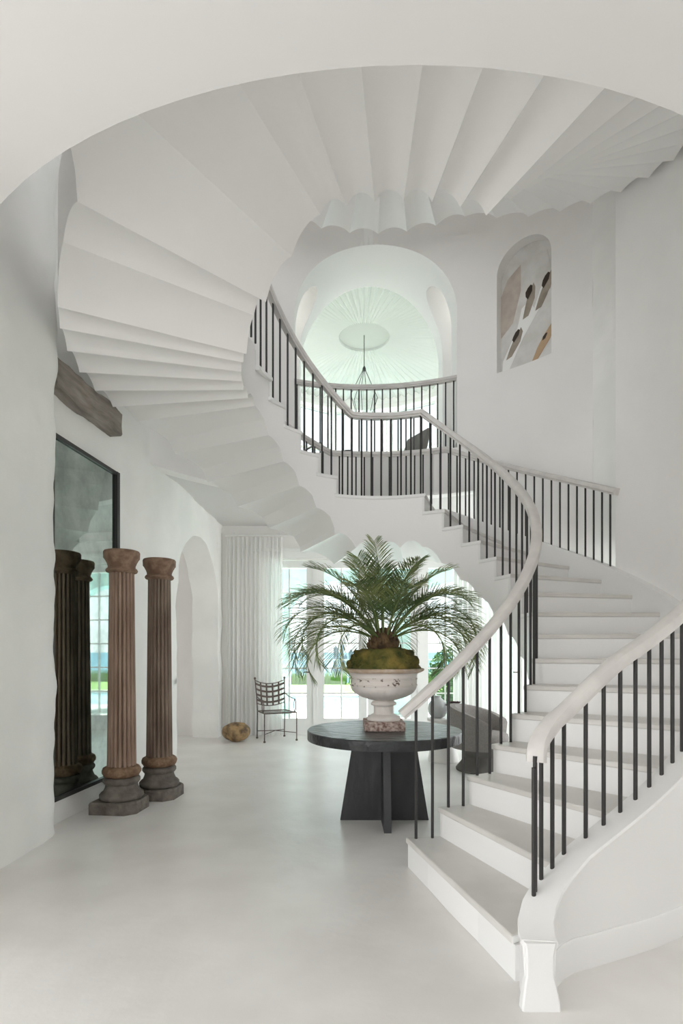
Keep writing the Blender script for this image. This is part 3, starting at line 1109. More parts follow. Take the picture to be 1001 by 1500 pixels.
# ------------------------------------------------------------------ wooden beam
rows = []
by0, by1 = 4.22, 5.22
for i, y in enumerate(lin(by0, by1, 22)):
    x0 = lwx(y) - 0.12
    x1 = lwx(y) + 0.115
    row = []
    for (x, z) in ((x0, 3.355), ((x0 + x1) / 2, 3.35), (x1 - 0.01, 3.352), (x1, 3.37), (x1, 3.46), (x1, 3.57), (x1 - 0.02, 3.59), (x0, 3.59), (x0, 3.355)):
        row.append((x + wob((x, y, z), 0.022, 4), y, z + wob((x + 5, y, z), 0.022, 4)))
    rows.append(row)
mb = MB()
mb.grid(rows)
n_ = len(rows[0])
mb.f.append(tuple(range(n_ - 1)))
mb.f.append(tuple((len(rows) - 1) * n_ + j for j in range(n_ - 1)))
o = mb.build('wooden_beam', 'wood', smooth=40, merge=True)
tag(o, 'weathered rough timber beam set in the left wall above the mirror', 'beam')

# ------------------------------------------------------------------ columns
def column(x, y, rz, mat, label):
    root = empty('wooden_column', (x, y, 0), rz)
    tag(root, label, 'column', 'pair of carved columns by the mirror')
    pl = MB()
    c = 0.19
    s = 0.075
    oct_ = [(-c, -c), (c - s, -c), (c, -c + s), (c, c - s), (c - s, c), (-c, c)]
    for (z, k) in ((0, 1.0), (0.085, 1.0), (0.10, 0.97)):
        pl.v += [Vector((a * k, b * k, z)) for a, b in oct_]
    n = len(oct_)
    for i in range(2):
        for j in range(n):
            q = (j + 1) % n
            pl.f.append((i * n + j, i * n + q, (i + 1) * n + q, (i + 1) * n + j))
    pl.f += [tuple(range(n - 1, -1, -1)), tuple(2 * n + j for j in range(n))]
    pl.build('plinth', 'base_stone', root)
    b = MB()
    b.lathe([(0.165, 0.10), (0.178, 0.115), (0.180, 0.14), (0.168, 0.155), (0.148, 0.17), (0.135, 0.20), (0.130, 0.225), (0.142, 0.235), (0.152, 0.25), (0.152, 0.27), (0.140, 0.285), (0.11, 0.288)], 40)
    b.build('base', 'base_stone', root, smooth=50)
    t = MB()
    t.lathe([(0.11, 0.286), (0.138, 0.293), (0.155, 0.318), (0.158, 0.340), (0.148, 0.365), (0.128, 0.378), (0.11, 0.38)], 48,
            mod=lambda a, r, z: 1 + 0.025 * math.sin(14 * a + z * 60) * (1 if 0.29 < z < 0.37 else 0))
    t.build('carved_ring', 'ring_a', root, smooth=60)
    sh = MB()
    zs = lin(0.378, 2.03, 14)
    sh.lathe([(0.119 - 0.017 * (z - 0.378) / 1.65, z) for z in zs], 264,
             mod=lambda a, r, z: 1 - 0.24 * (1 - abs(math.sin(a * 9))) ** 1.5 if z > 0.40 else 1 - 0.10 * (1 - abs(math.sin(a * 9))))
    sh.build('fluted_shaft', mat, root, smooth=50)
    cp = MB()
    cp.lathe([(0.098, 2.02), (0.124, 2.03), (0.132, 2.045), (0.124, 2.06), (0.112, 2.068), (0.112, 2.085), (0.122, 2.11), (0.138, 2.14), (0.147, 2.15), (0.149, 2.20), (0.142, 2.212), (0.13, 2.216)], 40)
    cp.build('capital', 'capital', root, smooth=45)
column(-1.885, 4.80, R_(-6), 'column_a', 'brown fluted column on a grey stone base, the nearer of two')
column(-1.705, 5.24, R_(-6), 'column_b', 'greyish brown fluted column, the farther of two, beside the arch')

# ------------------------------------------------------------------ round table
TX, TY = 0.345, 4.52
tb = empty('round_table', (TX, TY, 0))
tag(tb, 'round charred black wooden table on crossed panel legs', 'table')
mb = MB()
mb.lathe([(0.60, 0.648), (0.618, 0.650), (0.620, 0.655), (0.620, 0.720), (0.614, 0.727), (0.60, 0.728)], 96)
mb.build('table_top', 'table_top', tb, smooth=40)
def panel(ax):
    m_ = MB()
    th = 0.028
    pts = [(-0.355, 0.0), (0.355, 0.0), (0.250, 0.648), (-0.250, 0.648)]
    if ax == 0:
        m_.v = [Vector((a, -th, z)) for a, z in pts] + [Vector((a, th, z)) for a, z in pts]
        m_.f = [(0, 1, 2, 3), (7, 6, 5, 4)] + [(i, (i + 1) % 4, 4 + (i + 1) % 4, 4 + i) for i in range(4)]
    else:
        for sgn in (-1, 1):
            vv = [(sgn * (th + 0.001), 0), (sgn * 0.355, 0), (sgn * 0.250, 0.648), (sgn * (th + 0.001), 0.648)]
            b = [Vector((-th, a, z)) for a, z in vv] + [Vector((th, a, z)) for a, z in vv]
            m_.add(b, [(0, 1, 2, 3), (7, 6, 5, 4)] + [(i, (i + 1) % 4, 4 + (i + 1) % 4, 4 + i) for i in range(4)])
    return m_
panel(0).build('leg_panel', 'table', tb)
panel(1).build('leg_panel', 'table', tb)

# ------------------------------------------------------------------ urn with palm
UX, UY, UZ = TX - 0.005, TY, 0.728
urn = empty('stone_urn', (UX, UY, UZ))
tag(urn, 'chipped white stone garden urn with flared rim on the black table', 'urn')
mb = MB()
mb.box(-0.160, 0.160, -0.160, 0.160, 0.0, 0.072)
o = mb.build('plinth', 'urn_plinth', urn)
bv = o.modifiers.new('edge', 'BEVEL'); bv.width = 0.008; bv.segments = 2
mb = MB()
mb.lathe([(0.10, 0.072), (0.132, 0.074), (0.138, 0.088), (0.130, 0.104), (0.108, 0.112), (0.092, 0.122)], 48)
mb.build('foot', 'urn', urn, smooth=50)
mb = MB()
mb.lathe([(0.088, 0.120), (0.080, 0.128), (0.078, 0.185), (0.086, 0.192)], 72, mod=lambda a, r, z: 1 - 0.03 * abs(math.sin(a * 12)) if 0.125 < z < 0.19 else 1)
mb.build('stem', 'urn', urn, smooth=50)
mb = MB()
mb.lathe([(0.080, 0.190), (0.100, 0.196), (0.104, 0.208), (0.096, 0.220), (0.078, 0.228), (0.090, 0.236), (0.125, 0.244), (0.180, 0.262), (0.225, 0.285), (0.252, 0.310), (0.264, 0.335), (0.266, 0.350)], 144,
         mod=lambda a, r, z: 1 - 0.028 * abs(math.sin(a * 15)) if 0.24 < z < 0.33 else 1)
mb.build('bowl', 'urn', urn, smooth=60)
mb = MB()
mb.lathe([(0.262, 0.349), (0.272, 0.353), (0.272, 0.360), (0.264, 0.364), (0.264, 0.402), (0.272, 0.406), (0.272, 0.413), (0.262, 0.417)], 64)
mb.build('chipped_band', 'urn_chip', urn, smooth=50)
mb = MB()
mb.lathe([(0.262, 0.416), (0.264, 0.43), (0.272, 0.448), (0.286, 0.455), (0.20, 0.456)], 64)
mb.build('neck', 'urn', urn, smooth=50)
mb = MB()
mb.lathe([(0.275, 0.452), (0.300, 0.462), (0.322, 0.474), (0.326, 0.484), (0.316, 0.492), (0.290, 0.488), (0.262, 0.478)], 96, mod=lambda a, r, z: 1 + 0.008 * math.sin(a * 40))
mb.build('rim', 'urn_worn', urn, smooth=60)

random.seed(4)
vs_, fs = [], []
nr, na = 16, 56
for i in range(nr + 1):
    ph = PI / 2 * i / nr
    for j in range(na):
        a = 2 * PI * j / na
        d = Vector((math.cos(a) * math.cos(ph), math.sin(a) * math.cos(ph), math.sin(ph)))
        k = 1 + 0.10 * noise.noise(d * 3.2) + 0.07 * noise.noise(d * 9) + 0.05 * noise.noise(d * 20)
        sx = 0.288 * (math.cos(ph) ** 0.55 if ph < PI / 2 - 1e-6 else 0.0)
        vs_.append(Vector((sx * math.cos(a) * k, sx * math.sin(a) * k, 0.178 * math.sin(ph) ** 0.9 * k)))
for i in range(nr):
    for j in range(na):
        q = (j + 1) % na
        fs.append((i * na + j, i * na + q, (i + 1) * na + q, (i + 1) * na + j))
fs.append(tuple(range(na)))
o = link_mesh('moss_mound', vs_, fs, 'moss', smooth=80, merge=True)
o.location = (UX, UY, UZ + 0.478)
tag(o, 'mound of olive green moss filling the urn around the palm', 'moss', kind=None)

# palm
palm = empty('palm_plant', (UX, UY, UZ + 0.62))
tag(palm, 'small feathery palm with arching green fronds growing from the urn', 'palm')
mb = MB()
random.seed(11)
mb.lathe([(0.105, -0.02), (0.118, 0.02), (0.118, 0.05), (0.105, 0.09), (0.08, 0.14), (0.05, 0.18), (0.02, 0.20)], 40,
         mod=lambda a, r, z: 1 + 0.13 * noise.noise(Vector((math.cos(a) * 3, math.sin(a) * 3, z * 14))))
for i in range(46):
    a = i * 2.39996
    z = 0.005 + 0.14 * i / 46
    r = 0.110 - 0.055 * i / 46
    p = Vector((math.cos(a) * r, math.sin(a) * r, z))
    q = p + Vector((math.cos(a) * 0.028, math.sin(a) * 0.028, 0.06))
    mb.tube([p, (p + q) / 2 + Vector((math.cos(a), math.sin(a), 0)) * 0.012, q], 0.016, 5, 0.005)
mb.build('trunk', 'trunk', palm, smooth=60)

def frond(az, elev, length, droop, seed, twist=0.0, leaf=1.0):
    rnd = random.Random(seed)
    h = Vector((math.cos(az), math.sin(az), 0))
    n = 26
    pts = []
    p = h * 0.055 + Vector((0, 0, 0.10))
    e_ = elev
    ds = length / n
    for i in range(n + 1):
        pts.append(p.copy())
        p = p + (h * math.cos(e_) + Vector((0, 0, math.sin(e_)))) * ds
        h2 = Vector((-h.y, h.x, 0))
        h = (h + h2 * twist * ds).normalized()
        e_ -= droop * ds * (0.35 + 1.5 * i / n)
    m_ = MB()
    m_.tube(pts, 0.0085, 6, 0.0018)
    r_o = m_.build('frond', 'rachis', palm, smooth=60)
    lm = MB()
    nl_ = 44
    for i in range(nl_):
        t = 0.26 + 0.74 * i / (nl_ - 1)
        f = t * n
        i0 = min(int(f), n - 1)
        b = pts[i0].lerp(pts[i0 + 1], f - i0)
        tg = (pts[min(i0 + 1, n)] - pts[max(i0 - 1, 0)]).normalized()
        sd = tg.cross(Vector((0, 0, 1)))
        if sd.length < 0.05:
            sd = Vector((-h.y, h.x, 0))
        sd.normalize()
        up = sd.cross(tg).normalized()
        env = math.sin(PI * (0.12 + 0.80 * t)) ** 0.65
        ll = 0.245 * env * leaf * (0.85 + 0.3 * rnd.random())
        for s in (-1, 1):
            fwd = 0.55 + 0.75 * t + rnd.uniform(-0.12, 0.12)
            d = (sd * s * 1.0 + tg * fwd + up * (0.32 + rnd.uniform(-0.15, 0.15))).normalized()
            w = 0.0034
            wv = d.cross(up).normalized() * w
            q1 = b + d * ll * 0.45
            q2 = b + d * ll * 0.8 - Vector((0, 0, 0.05 * ll))
            q3 = b + d * ll - Vector((0, 0, 0.16 * ll))
            fold = up * 0.0025
            lm.add([b - wv * 0.5, b + fold, b + wv * 0.5, q1 - wv, q1 + fold, q1 + wv, q2 - wv * 0.7, q2 + fold, q2 + wv * 0.7, q3],
                   [(0, 1, 4, 3), (1, 2, 5, 4), (3, 4, 7, 6), (4, 5, 8, 7), (6, 7, 9), (7, 8, 9)])
    lo = link_mesh('leaflets', lm.v, lm.f, 'frond', r_o)
FR = [(90, 86, .84, .5), (55, 74, .88, .9), (126, 74, .88, .9), (265, 78, .62, 1.0), (18, 70, .88, 1.2), (163, 70, .88, 1.2), (300, 74, .74, 1.1), (238, 74, .74, 1.1),
      (2, 60, .92, 1.9), (178, 60, .92, 1.9), (32, 58, .92, 1.7), (148, 58, .92, 1.7), (-34, 57, .88, 1.9), (214, 57, .88, 1.9), (60, 58, .9, 2.1), (120, 58, .9, 2.1), (-66, 64, .72, 1.9), (246, 64, .72, 1.9),
      (10, 50, .96, 2.2), (170, 50, .96, 2.2), (-14, 46, .96, 2.8), (194, 46, .98, 2.8), (26, 44, .96, 2.6), (154, 44, .96, 2.6), (-34, 42, .88, 3.1), (214, 42, .90, 3.1),
      (-22, 26, .80, 3.0), (202, 24, .84, 3.0), (-4, 32, .90, 2.6), (184, 30, .94, 2.6), (75, 40, .9, 2.6), (105, 42, .9, 2.6), (-48, 34, .78, 3.4), (228, 34, .80, 3.4)]
FR = [(R_(a), R_(b), c, d) for a, b, c, d in FR]
random.seed(23)
for i, (az, el, ln, dr) in enumerate(FR):
    frond(az + random.uniform(-0.12, 0.12), el, ln * random.uniform(0.93, 1.05), dr, 100 + i, random.uniform(-0.4, 0.4))

# ------------------------------------------------------------------ boulder
vs_, fs = [], []
nr, na = 22, 36
for i in range(nr + 1):
    ph = PI * i / nr
    for j in range(na):
        a = 2 * PI * j / na
        d = Vector((math.sin(ph) * math.cos(a), math.sin(ph) * math.sin(a), math.cos(ph)))
        k = 1 + 0.07 * noise.noise(d * 1.7) + 0.03 * noise.noise(d * 5) + 0.012 * noise.noise(d * 14)
        vs_.append(Vector((0.215 * d.x * k, 0.17 * d.y * k, 0.145 * d.z * k)))
for i in range(nr):
    for j in range(na):
        q = (j + 1) % na
        fs.append((i * na + j, i * na + q, (i + 1) * na + q, (i + 1) * na + j))
mz = min(v.z for v in vs_)
vs_ = [v - Vector((0, 0, mz)) for v in vs_]
o = link_mesh('wooden_boulder', vs_, fs, 'ball', smooth=80, merge=True)
o.location = (-1.585, 8.44, 0)
o.rotation_euler = (0, R_(0), R_(8))
tag(o, 'rounded mottled brown boulder on the floor beside the curtain', 'boulder')

# ------------------------------------------------------------------ iron armchair
ch = empty('iron_armchair', (-1.01, 8.62, 0), math.atan2(0.405, -0.194) + PI / 2)
ch.rotation_euler = (0, 0, R_(25.6))
tag(ch, 'wrought iron armchair with woven strap back beside the curtain', 'chair')
# local frame: -y front, x right
hw, fd, bd = 0.255, -0.225, 0.225
def t_part(name, paths, r, mat='chair_iron', n=8):
    m_ = MB()
    for p in paths:
        m_.tube(p, r, n)
    return m_.build(name, mat, ch, smooth=60)
for s in (-1, 1):
    o = t_part('leg', [[(s * hw, fd, 0.012), (s * hw, fd, 0.43)]], 0.009)
    f = MB(); f.lathe([(0.012, 0.0), (0.019, 0.006), (0.017, 0.018), (0.009, 0.03)], 12, c=(s * hw, fd, 0)); f.build('foot', 'chair_iron', o, smooth=60)
for s in (-1, 1):
    o = t_part('leg', [[(s * (hw - 0.03), bd + 0.02, 0.012), (s * (hw - 0.03), bd, 0.43), (s * (hw - 0.025), bd + 0.03, 0.66), (s * (hw - 0.01), bd + 0.07, 0.93)]], 0.009)
    f = MB(); f.lathe([(0.012, 0.0), (0.019, 0.006), (0.017, 0.018), (0.009, 0.03)], 12, c=(s * (hw - 0.03), bd + 0.02, 0)); f.build('foot', 'chair_iron', o, smooth=60)
    f = MB(); f.lathe([(0.005, 0.915), (0.017, 0.925), (0.019, 0.938), (0.014, 0.95), (0.004, 0.956)], 12, c=(s * (hw - 0.01), bd + 0.07, 0)); f.build('finial', 'chair_iron', o, smooth=60)
sf = t_part('seat_frame', [[(-hw, fd, 0.43), (hw, fd, 0.43)], [(-hw, fd, 0.43), (-hw + 0.03, bd, 0.43)], [(hw, fd, 0.43), (hw - 0.03, bd, 0.43)], [(-hw + 0.03, bd, 0.43), (hw - 0.03, bd, 0.43)]], 0.009)
for i in range(4):
    y = fd + (bd - fd) * (i + 0.6) / 4.2
    m_ = MB(); m_.box(-hw + 0.012, hw - 0.012, y - 0.018, y + 0.018, 0.431, 0.435); m_.build('seat_strap', 'strap', ch)
t_part('stretcher', [[(-hw + 0.005, fd + 0.02, 0.12), (0, 0.02, 0.14), (hw - 0.005, fd + 0.02, 0.12)], [(-hw + 0.03, bd, 0.12), (0, 0.02, 0.14), (hw - 0.03, bd, 0.12)]], 0.006)
for s in (-1, 1):
    pth = [(s * (hw - 0.025), bd + 0.03, 0.70), (s * (hw + 0.0), bd - 0.08, 0.655), (s * (hw + 0.01), bd - 0.22, 0.635), (s * (hw + 0.005), fd + 0.07, 0.625)]
    cy, cz, rr = fd + 0.075, 0.53, 0.095
    for i in range(21):
        a = PI / 2 - 2 * PI * i / 20
        pth.append((s * hw, cy + 0.45 * rr * math.cos(a) - 0.0, cz + rr * math.sin(a)))
    t_part('armrest', [pth], 0.0075)
def backp(u, v):
    # u across -1..1, v up 0..1
    z0, z1 = 0.50 + 0.05 * u * u, 0.845 + 0.06 * u * u
    z = z0 + (z1 - z0) * v
    k = (z - 0.43) / 0.5
    return Vector((u * (hw - 0.025 + 0.012 * v), bd + 0.02 + 0.055 * k + 0.035 * (1 - u * u), z))
t_part('back_rail', [[backp(u, 1) for u in lin(-1, 1, 12)]], 0.007)
t_part('back_rail', [[backp(u, 0) for u in lin(-1, 1, 12)]], 0.007)
def strap_v(u):
    m_ = MB()
    m_.grid([[backp(u - 0.055, v) + Vector((0, -0.003, 0)), backp(u + 0.055, v) + Vector((0, -0.003, 0))] for v in lin(0, 1, 8)])
    o = m_.build('back_strap', 'strap', ch)
    sd = o.modifiers.new('thick', 'SOLIDIFY'); sd.thickness = 0.004
def strap_h(v):
    m_ = MB()
    m_.grid([[backp(u, v - 0.045), backp(u, v + 0.045)] for u in lin(-1, 1, 12)])
    o = m_.build('back_strap', 'strap', ch)
    sd = o.modifiers.new('thick', 'SOLIDIFY'); sd.thickness = 0.004
for u in (-0.62, -0.21, 0.21, 0.62):
    strap_v(u)
for v in (0.16, 0.40, 0.63, 0.86):
    strap_h(v)

# ------------------------------------------------------------------ curtains
def curtain(x0, x1, y, z0, z1, label, waves, name='curtain', amp=0.035, seed=1):
    rnd = random.Random(seed)
    n = waves * 8
    rows = []
    jit = [rnd.uniform(0.6, 1.3) for _ in range(waves + 2)]
    for zi in range(13):
        k = zi / 12
        z = z0 + (z1 - z0) * k
        row = []
        for i in range(n + 1):
            t = i / n
            w = t * waves
            a = amp * jit[int(w)] * (1.0 - 0.35 * k)
            row.append((x0 + (x1 - x0) * t + 0.010 * math.sin(w * 2.2) * (1 - k), y + a * math.sin(2 * PI * w), z))
        rows.append(row)
    m_ = MB()
    m_.grid(rows)
    o = m_.build(name, 'curtain', smooth=70)
    tag(o, label, 'curtain')
    return o
curtain(-1.86, -0.95, 9.02, 0.01, 3.20, 'long white pleated curtain at the left of the glazed doors', 13)
curtain(1.80, 2.75, 9.02, 0.01, 3.20, 'long white pleated curtain at the right of the glazed doors', 12, seed=5)
rod = empty('curtain_rod', (0, 9.02, 3.23))
tag(rod, 'white curtain rod above the glazed doors', 'curtain rod')
m_ = MB(); m_.tube([(-1.88, 0, 0), (2.8, 0, 0)], 0.014, 10); m_.build('rod', 'white_frame', rod, smooth=60)
for x in (-1.75, -1.0, 0.5, 1.9, 2.7):
    m_ = MB(); m_.box(x - 0.012, x + 0.012, -0.012, 0.08, 0.016, 0.05); m_.build('bracket', 'white_frame', rod)

# ------------------------------------------------------------------ side table, vase, lounge chair under the stair
st = empty('side_table', (1.26, 6.93, 0))
tag(st, 'small white hourglass side table behind the black table', 'side table')
m_ = MB()
m_.lathe([(0.185, 0.0), (0.190, 0.012), (0.188, 0.03), (0.175, 0.10), (0.145, 0.20), (0.115, 0.28), (0.108, 0.33), (0.118, 0.39), (0.15, 0.46), (0.17, 0.50)], 48)
m_.build('base', 'white_gloss', st, smooth=50)
m_ = MB(); m_.lathe([(0.19, 0.50), (0.20, 0.505), (0.20, 0.53), (0.19, 0.535)], 48); m_.build('table_top', 'white_gloss', st, smooth=40)
vz = empty('flower_vase', (1.19, 6.93, 0.535))
tag(vz, 'rounded grey vase on the white side table', 'vase')
m_ = MB(); m_.lathe([(0.05, 0.0), (0.085, 0.02), (0.115, 0.07), (0.122, 0.12), (0.11, 0.175), (0.075, 0.22), (0.045, 0.245), (0.042, 0.265), (0.05, 0.275)], 40)
m_.build('vase_body', 'vase', vz, smooth=60)
fl = empty('flower_bunch', (1.365, 6.87, 0.535))
tag(fl, 'loose bunch of dark burgundy flowers beside the grey vase', 'flowers')
random.seed(9)
for i in range(7):
    a = random.uniform(0, 2 * PI)
    c = Vector((0.045 * math.cos(a) - 0.05 + 0.015 * i, 0.05 * math.sin(a), 0.13 + 0.05 * random.random() + 0.006 * i))
    m_ = MB(); m_.tube([(0.03, 0, 0.01), c * 0.6 + Vector((0.02, 0, 0)), c], 0.004, 5); s_ = m_.build('stem', 'stem', fl)
    m_ = MB()
    for q in range(8):
        b = q * 0.785
        d = Vector((math.cos(b), math.sin(b), 0.45)).normalized()
        sdv = Vector((-math.sin(b), math.cos(b), 0)) * 0.017
        m_.add([c, c + d * 0.022 - sdv, c + d * 0.044 + Vector((0, 0, 0.010)), c + d * 0.022 + sdv, c + d * 0.02 + Vector((0, 0, 0.016))], [(0, 1, 4), (1, 2, 4), (2, 3, 4), (3, 0, 4), (0, 1, 2, 3)])
    m_.build('bloom', 'petal', s_)
m_ = MB(); m_.lathe([(0.025, 0.0), (0.028, 0.01), (0.026, 0.05), (0.03, 0.09)], 20, c=(0.03, 0, 0)); m_.build('glass_holder', 'clear_glass', fl, smooth=60)

lc = empty('tub_chair', (1.62, 6.42, 0), R_(150))
tag(lc, 'grey upholstered tub lounge chair half hidden behind the stair steps', 'chair')
def shell(z0f, z1f, rin, rout, a0, a1, n=30):
    m_ = MB()
    rows = []
    for i in range(n + 1):
        a = a0 + (a1 - a0) * i / n
        k = (i / n) * 2 - 1
        z0, z1 = z0f(k), z1f(k)
        c, s = math.cos(a), math.sin(a)
        rows.append([(rin * c, rin * s, z0), (rout * c, rout * s, z0), ((rout + 0.035) * c, (rout + 0.035) * s, z1 - 0.04), ((rout + 0.015) * c, (rout + 0.015) * s, z1), ((rin + 0.02) * c, (rin + 0.02) * s, z1 - 0.005), (rin * c, rin * s, z1 - 0.05), (rin * c, rin * s, z0)])
    m_.grid(rows)
    w = len(rows[0])
    m_.f.append(tuple(range(w - 1)))
    m_.f.append(tuple(n * w + j for j in range(w - 1)))
    return m_
shell(lambda k: 0.26, lambda k: 0.56 + 0.18 * (1 - abs(k) ** 2.0), 0.29, 0.36, R_(-120), R_(120)).build('back_shell', 'grey_fabric', lc, smooth=50, merge=True)
m_ = MB(); m_.lathe([(0.12, 0.28), (0.26, 0.285), (0.285, 0.31), (0.29, 0.38), (0.28, 0.415), (0.25, 0.43), (0.10, 0.435)], 40); m_.build('seat_cushion', 'grey_fabric', lc, smooth=50)
m_ = MB(); m_.lathe([(0.30, 0.0), (0.305, 0.02), (0.24, 0.10), (0.21, 0.17), (0.25, 0.24), (0.34, 0.268), (0.345, 0.282), (0.2, 0.284)], 40); m_.build('pedestal_base', 'dark_fabric', lc, smooth=50)

# ------------------------------------------------------------------ pendant lantern
pz = empty('pendant_lantern', (RX, RY, ZO + 0.045))
tag(pz, 'wire pendant lantern hanging from the oculus of the upstairs room', 'pendant light')
def zp(y):
    return 1.35 + (955 - y) / 820 * RY - (ZO + 0.045)
m_ = MB(); m_.tube([(0, 0, 0), (0, 0, zp(540))], 0.008, 6); m_.build('cord', 'iron', pz)
m_ = MB(); m_.lathe([(0.008, zp(536)), (0.03, zp(539)), (0.036, zp(543)), (0.01, zp(544))], 14); m_.build('cap', 'iron', pz, smooth=60)
ztop, zm, zb_ = zp(543), zp(580), zp(606)
for q in range(6):
    a = q * PI / 3 + 0.26
    c, s = math.cos(a), math.sin(a)
    a2 = a + PI / 3
    m_ = MB()
    m_.tube([(0.03 * c, 0.03 * s, ztop), (0.265 * c, 0.265 * s, zm)], 0.006, 5)
    m_.tube([(0.265 * c, 0.265 * s, zm), (0.16 * c, 0.16 * s, zb_)], 0.006, 5)
    m_.build('wire_arm', 'iron', pz)
    m_ = MB()
    m_.add([(0.262 * c, 0.262 * s, zm), (0.262 * math.cos(a2), 0.262 * math.sin(a2), zm), (0.157 * math.cos(a2), 0.157 * math.sin(a2), zb_), (0.157 * c, 0.157 * s, zb_)], [(0, 1, 2, 3)])
    m_.build('glass_panel', 'clear_glass', pz)

ld = bpy.data.lights.new('lantern_fill_light', 'POINT')  # point light added inside the lantern to brighten the dome and vault
ld.energy = 2
ld.color = (1.0, 0.96, 0.90)
ld.shadow_soft_size = 0.08
lo_ = bpy.data.objects.new('lantern_fill_light', ld)
COL.objects.link(lo_)
lo_.parent = pz
lo_.location = (0, 0, zp(586))
# ------------------------------------------------------------------ upstairs lounge chair
uc = empty('lounge_chair', (0.86, 8.75, ZF), R_(-62))
tag(uc, 'dark grey lounge chair upstairs behind the arch balustrade', 'chair')
m_ = MB()
pr = [(0.0, 0.26), (0.62, 0.34), (0.80, 0.86), (0.86, 0.85), (0.70, 0.24), (0.0, 0.16)]
m_.v = [Vector((-0.28, y - 0.4, z)) for y, z in pr] + [Vector((0.28, y - 0.4, z)) for y, z in pr]
n_ = len(pr)
m_.f = [tuple(range(n_)), tuple(range(2 * n_ - 1, n_ - 1, -1))] + [(i, (i + 1) % n_, n_ + (i + 1) % n_, n_ + i) for i in range(n_)]
m_.build('seat_shell', 'dark_fabric', uc)
m_ = MB()
for s in (-0.24, 0.24):
    m_.tube([(s, -0.35, 0), (s, -0.33, 0.18)], 0.012, 6)
    m_.tube([(s, 0.3, 0), (s, 0.28, 0.22)], 0.012, 6)
m_.build('leg_frame', 'iron', uc)

mc = empty('metal_armchair', (-0.24, 8.95, ZF), R_(35))
tag(mc, 'low black metal framed armchair upstairs at the left of the arch', 'chair')
for sx in (-0.27, 0.27):
    m_ = MB()
    m_.tube([(sx, -0.30, 0.0), (sx, -0.30, 0.50), (sx, -0.26, 0.58), (sx, -0.15, 0.61), (sx, 0.22, 0.61), (sx, 0.26, 0.57), (sx, 0.34, 0.0)], 0.014, 8)
    m_.build('arm_frame', 'iron', mc, smooth=50)
m_ = MB()
m_.grid([[(-0.255, y, z), (0.255, y, z)] for (y, z) in ((-0.30, 0.36), (0.0, 0.31), (0.22, 0.29), (0.30, 0.40), (0.40, 0.66))])
o = m_.build('sling_seat', 'white_gloss', mc, smooth=50)
sd = o.modifiers.new('thick', 'SOLIDIFY'); sd.thickness = 0.02

# ------------------------------------------------------------------ niche painting
art = empty('niche_painting', H(137.2, HR + 0.13, NZB))
tag(art, 'arched painting of slanting brown figures set in the wall niche', 'painting')
AE0, AE1 = H(NT1, HR + 0.152), H(NT0, HR + 0.152)
AN = Vector((HX, HY, 0)) - (AE0 + AE1) / 2
AN.normalize()
def art_poly(name, pts, mat, lift):
    # pts: (theta, z) laid on the flat niche back
    def q(t, z, l):
        k = (NT1 - t) / (NT1 - NT0)
        return AE0.lerp(AE1, k) + AN * l + Vector((0, 0, z)) - art.location
    f = [q(t, z, lift) for t, z in pts]
    b = [q(t, z, -0.004) for t, z in pts]
    n = len(pts)
    link_mesh(name, f + b, [tuple(range(n)), tuple(range(2 * n - 1, n - 1, -1))] + [(i, (i + 1) % n, n + (i + 1) % n, n + i) for i in range(n)], mat, art)
tm, th_ = (NT0 + NT1) / 2, (NT1 - NT0) / 2
cp_ = [(NT1 + 0.3, NZB - 0.02)] + [(NT1 + 0.3 - (NT1 - NT0 + 0.6) * i / 24, arch_n(max(NT0, min(NT1, NT1 + 0.3 - (NT1 - NT0 + 0.6) * i / 24))) + 0.02) for i in range(25)] + [(NT0 - 0.3, NZB - 0.02)]
art_poly('canvas', cp_, 'paint_ground', 0.0)
def A(u, v):
    # u 0..1 left to right, v 0..1 bottom to top on the painted panel
    return (NT1 - u * (NT1 - NT0), NZB + v * 1.40)
art_poly('paint_patch', [A(*p) for p in [(0.0, 0.35), (0.0, 0.72), (0.12, 0.85), (0.36, 0.93), (0.36, 0.70), (0.22, 0.45)]], 'paint_warm', 0.002)
art_poly('paint_patch', [A(*p) for p in [(0.02, 0.0), (0.12, 0.02), (0.40, 0.28), (0.66, 0.46), (0.86, 0.60), (0.90, 0.72), (0.62, 0.62), (0.38, 0.54), (0.30, 0.38), (0.04, 0.14)]], 'paint_white', 0.004)
art_poly('paint_patch', [A(*p) for p in [(0.48, 0.62), (0.58, 0.93), (0.82, 0.95), (0.90, 0.75), (0.70, 0.64), (0.60, 0.50)]], 'paint_ground', 0.006)
figs = [((0.40, 0.44), (0.62, 0.70), 'paint_taupe', True), ((0.62, 0.47), (0.92, 0.74), 'paint_taupe', True), ((0.10, 0.14), (0.40, 0.36), 'paint_taupe', True), ((0.55, 0.03), (0.97, 0.32), 'paint_ochre', False)]
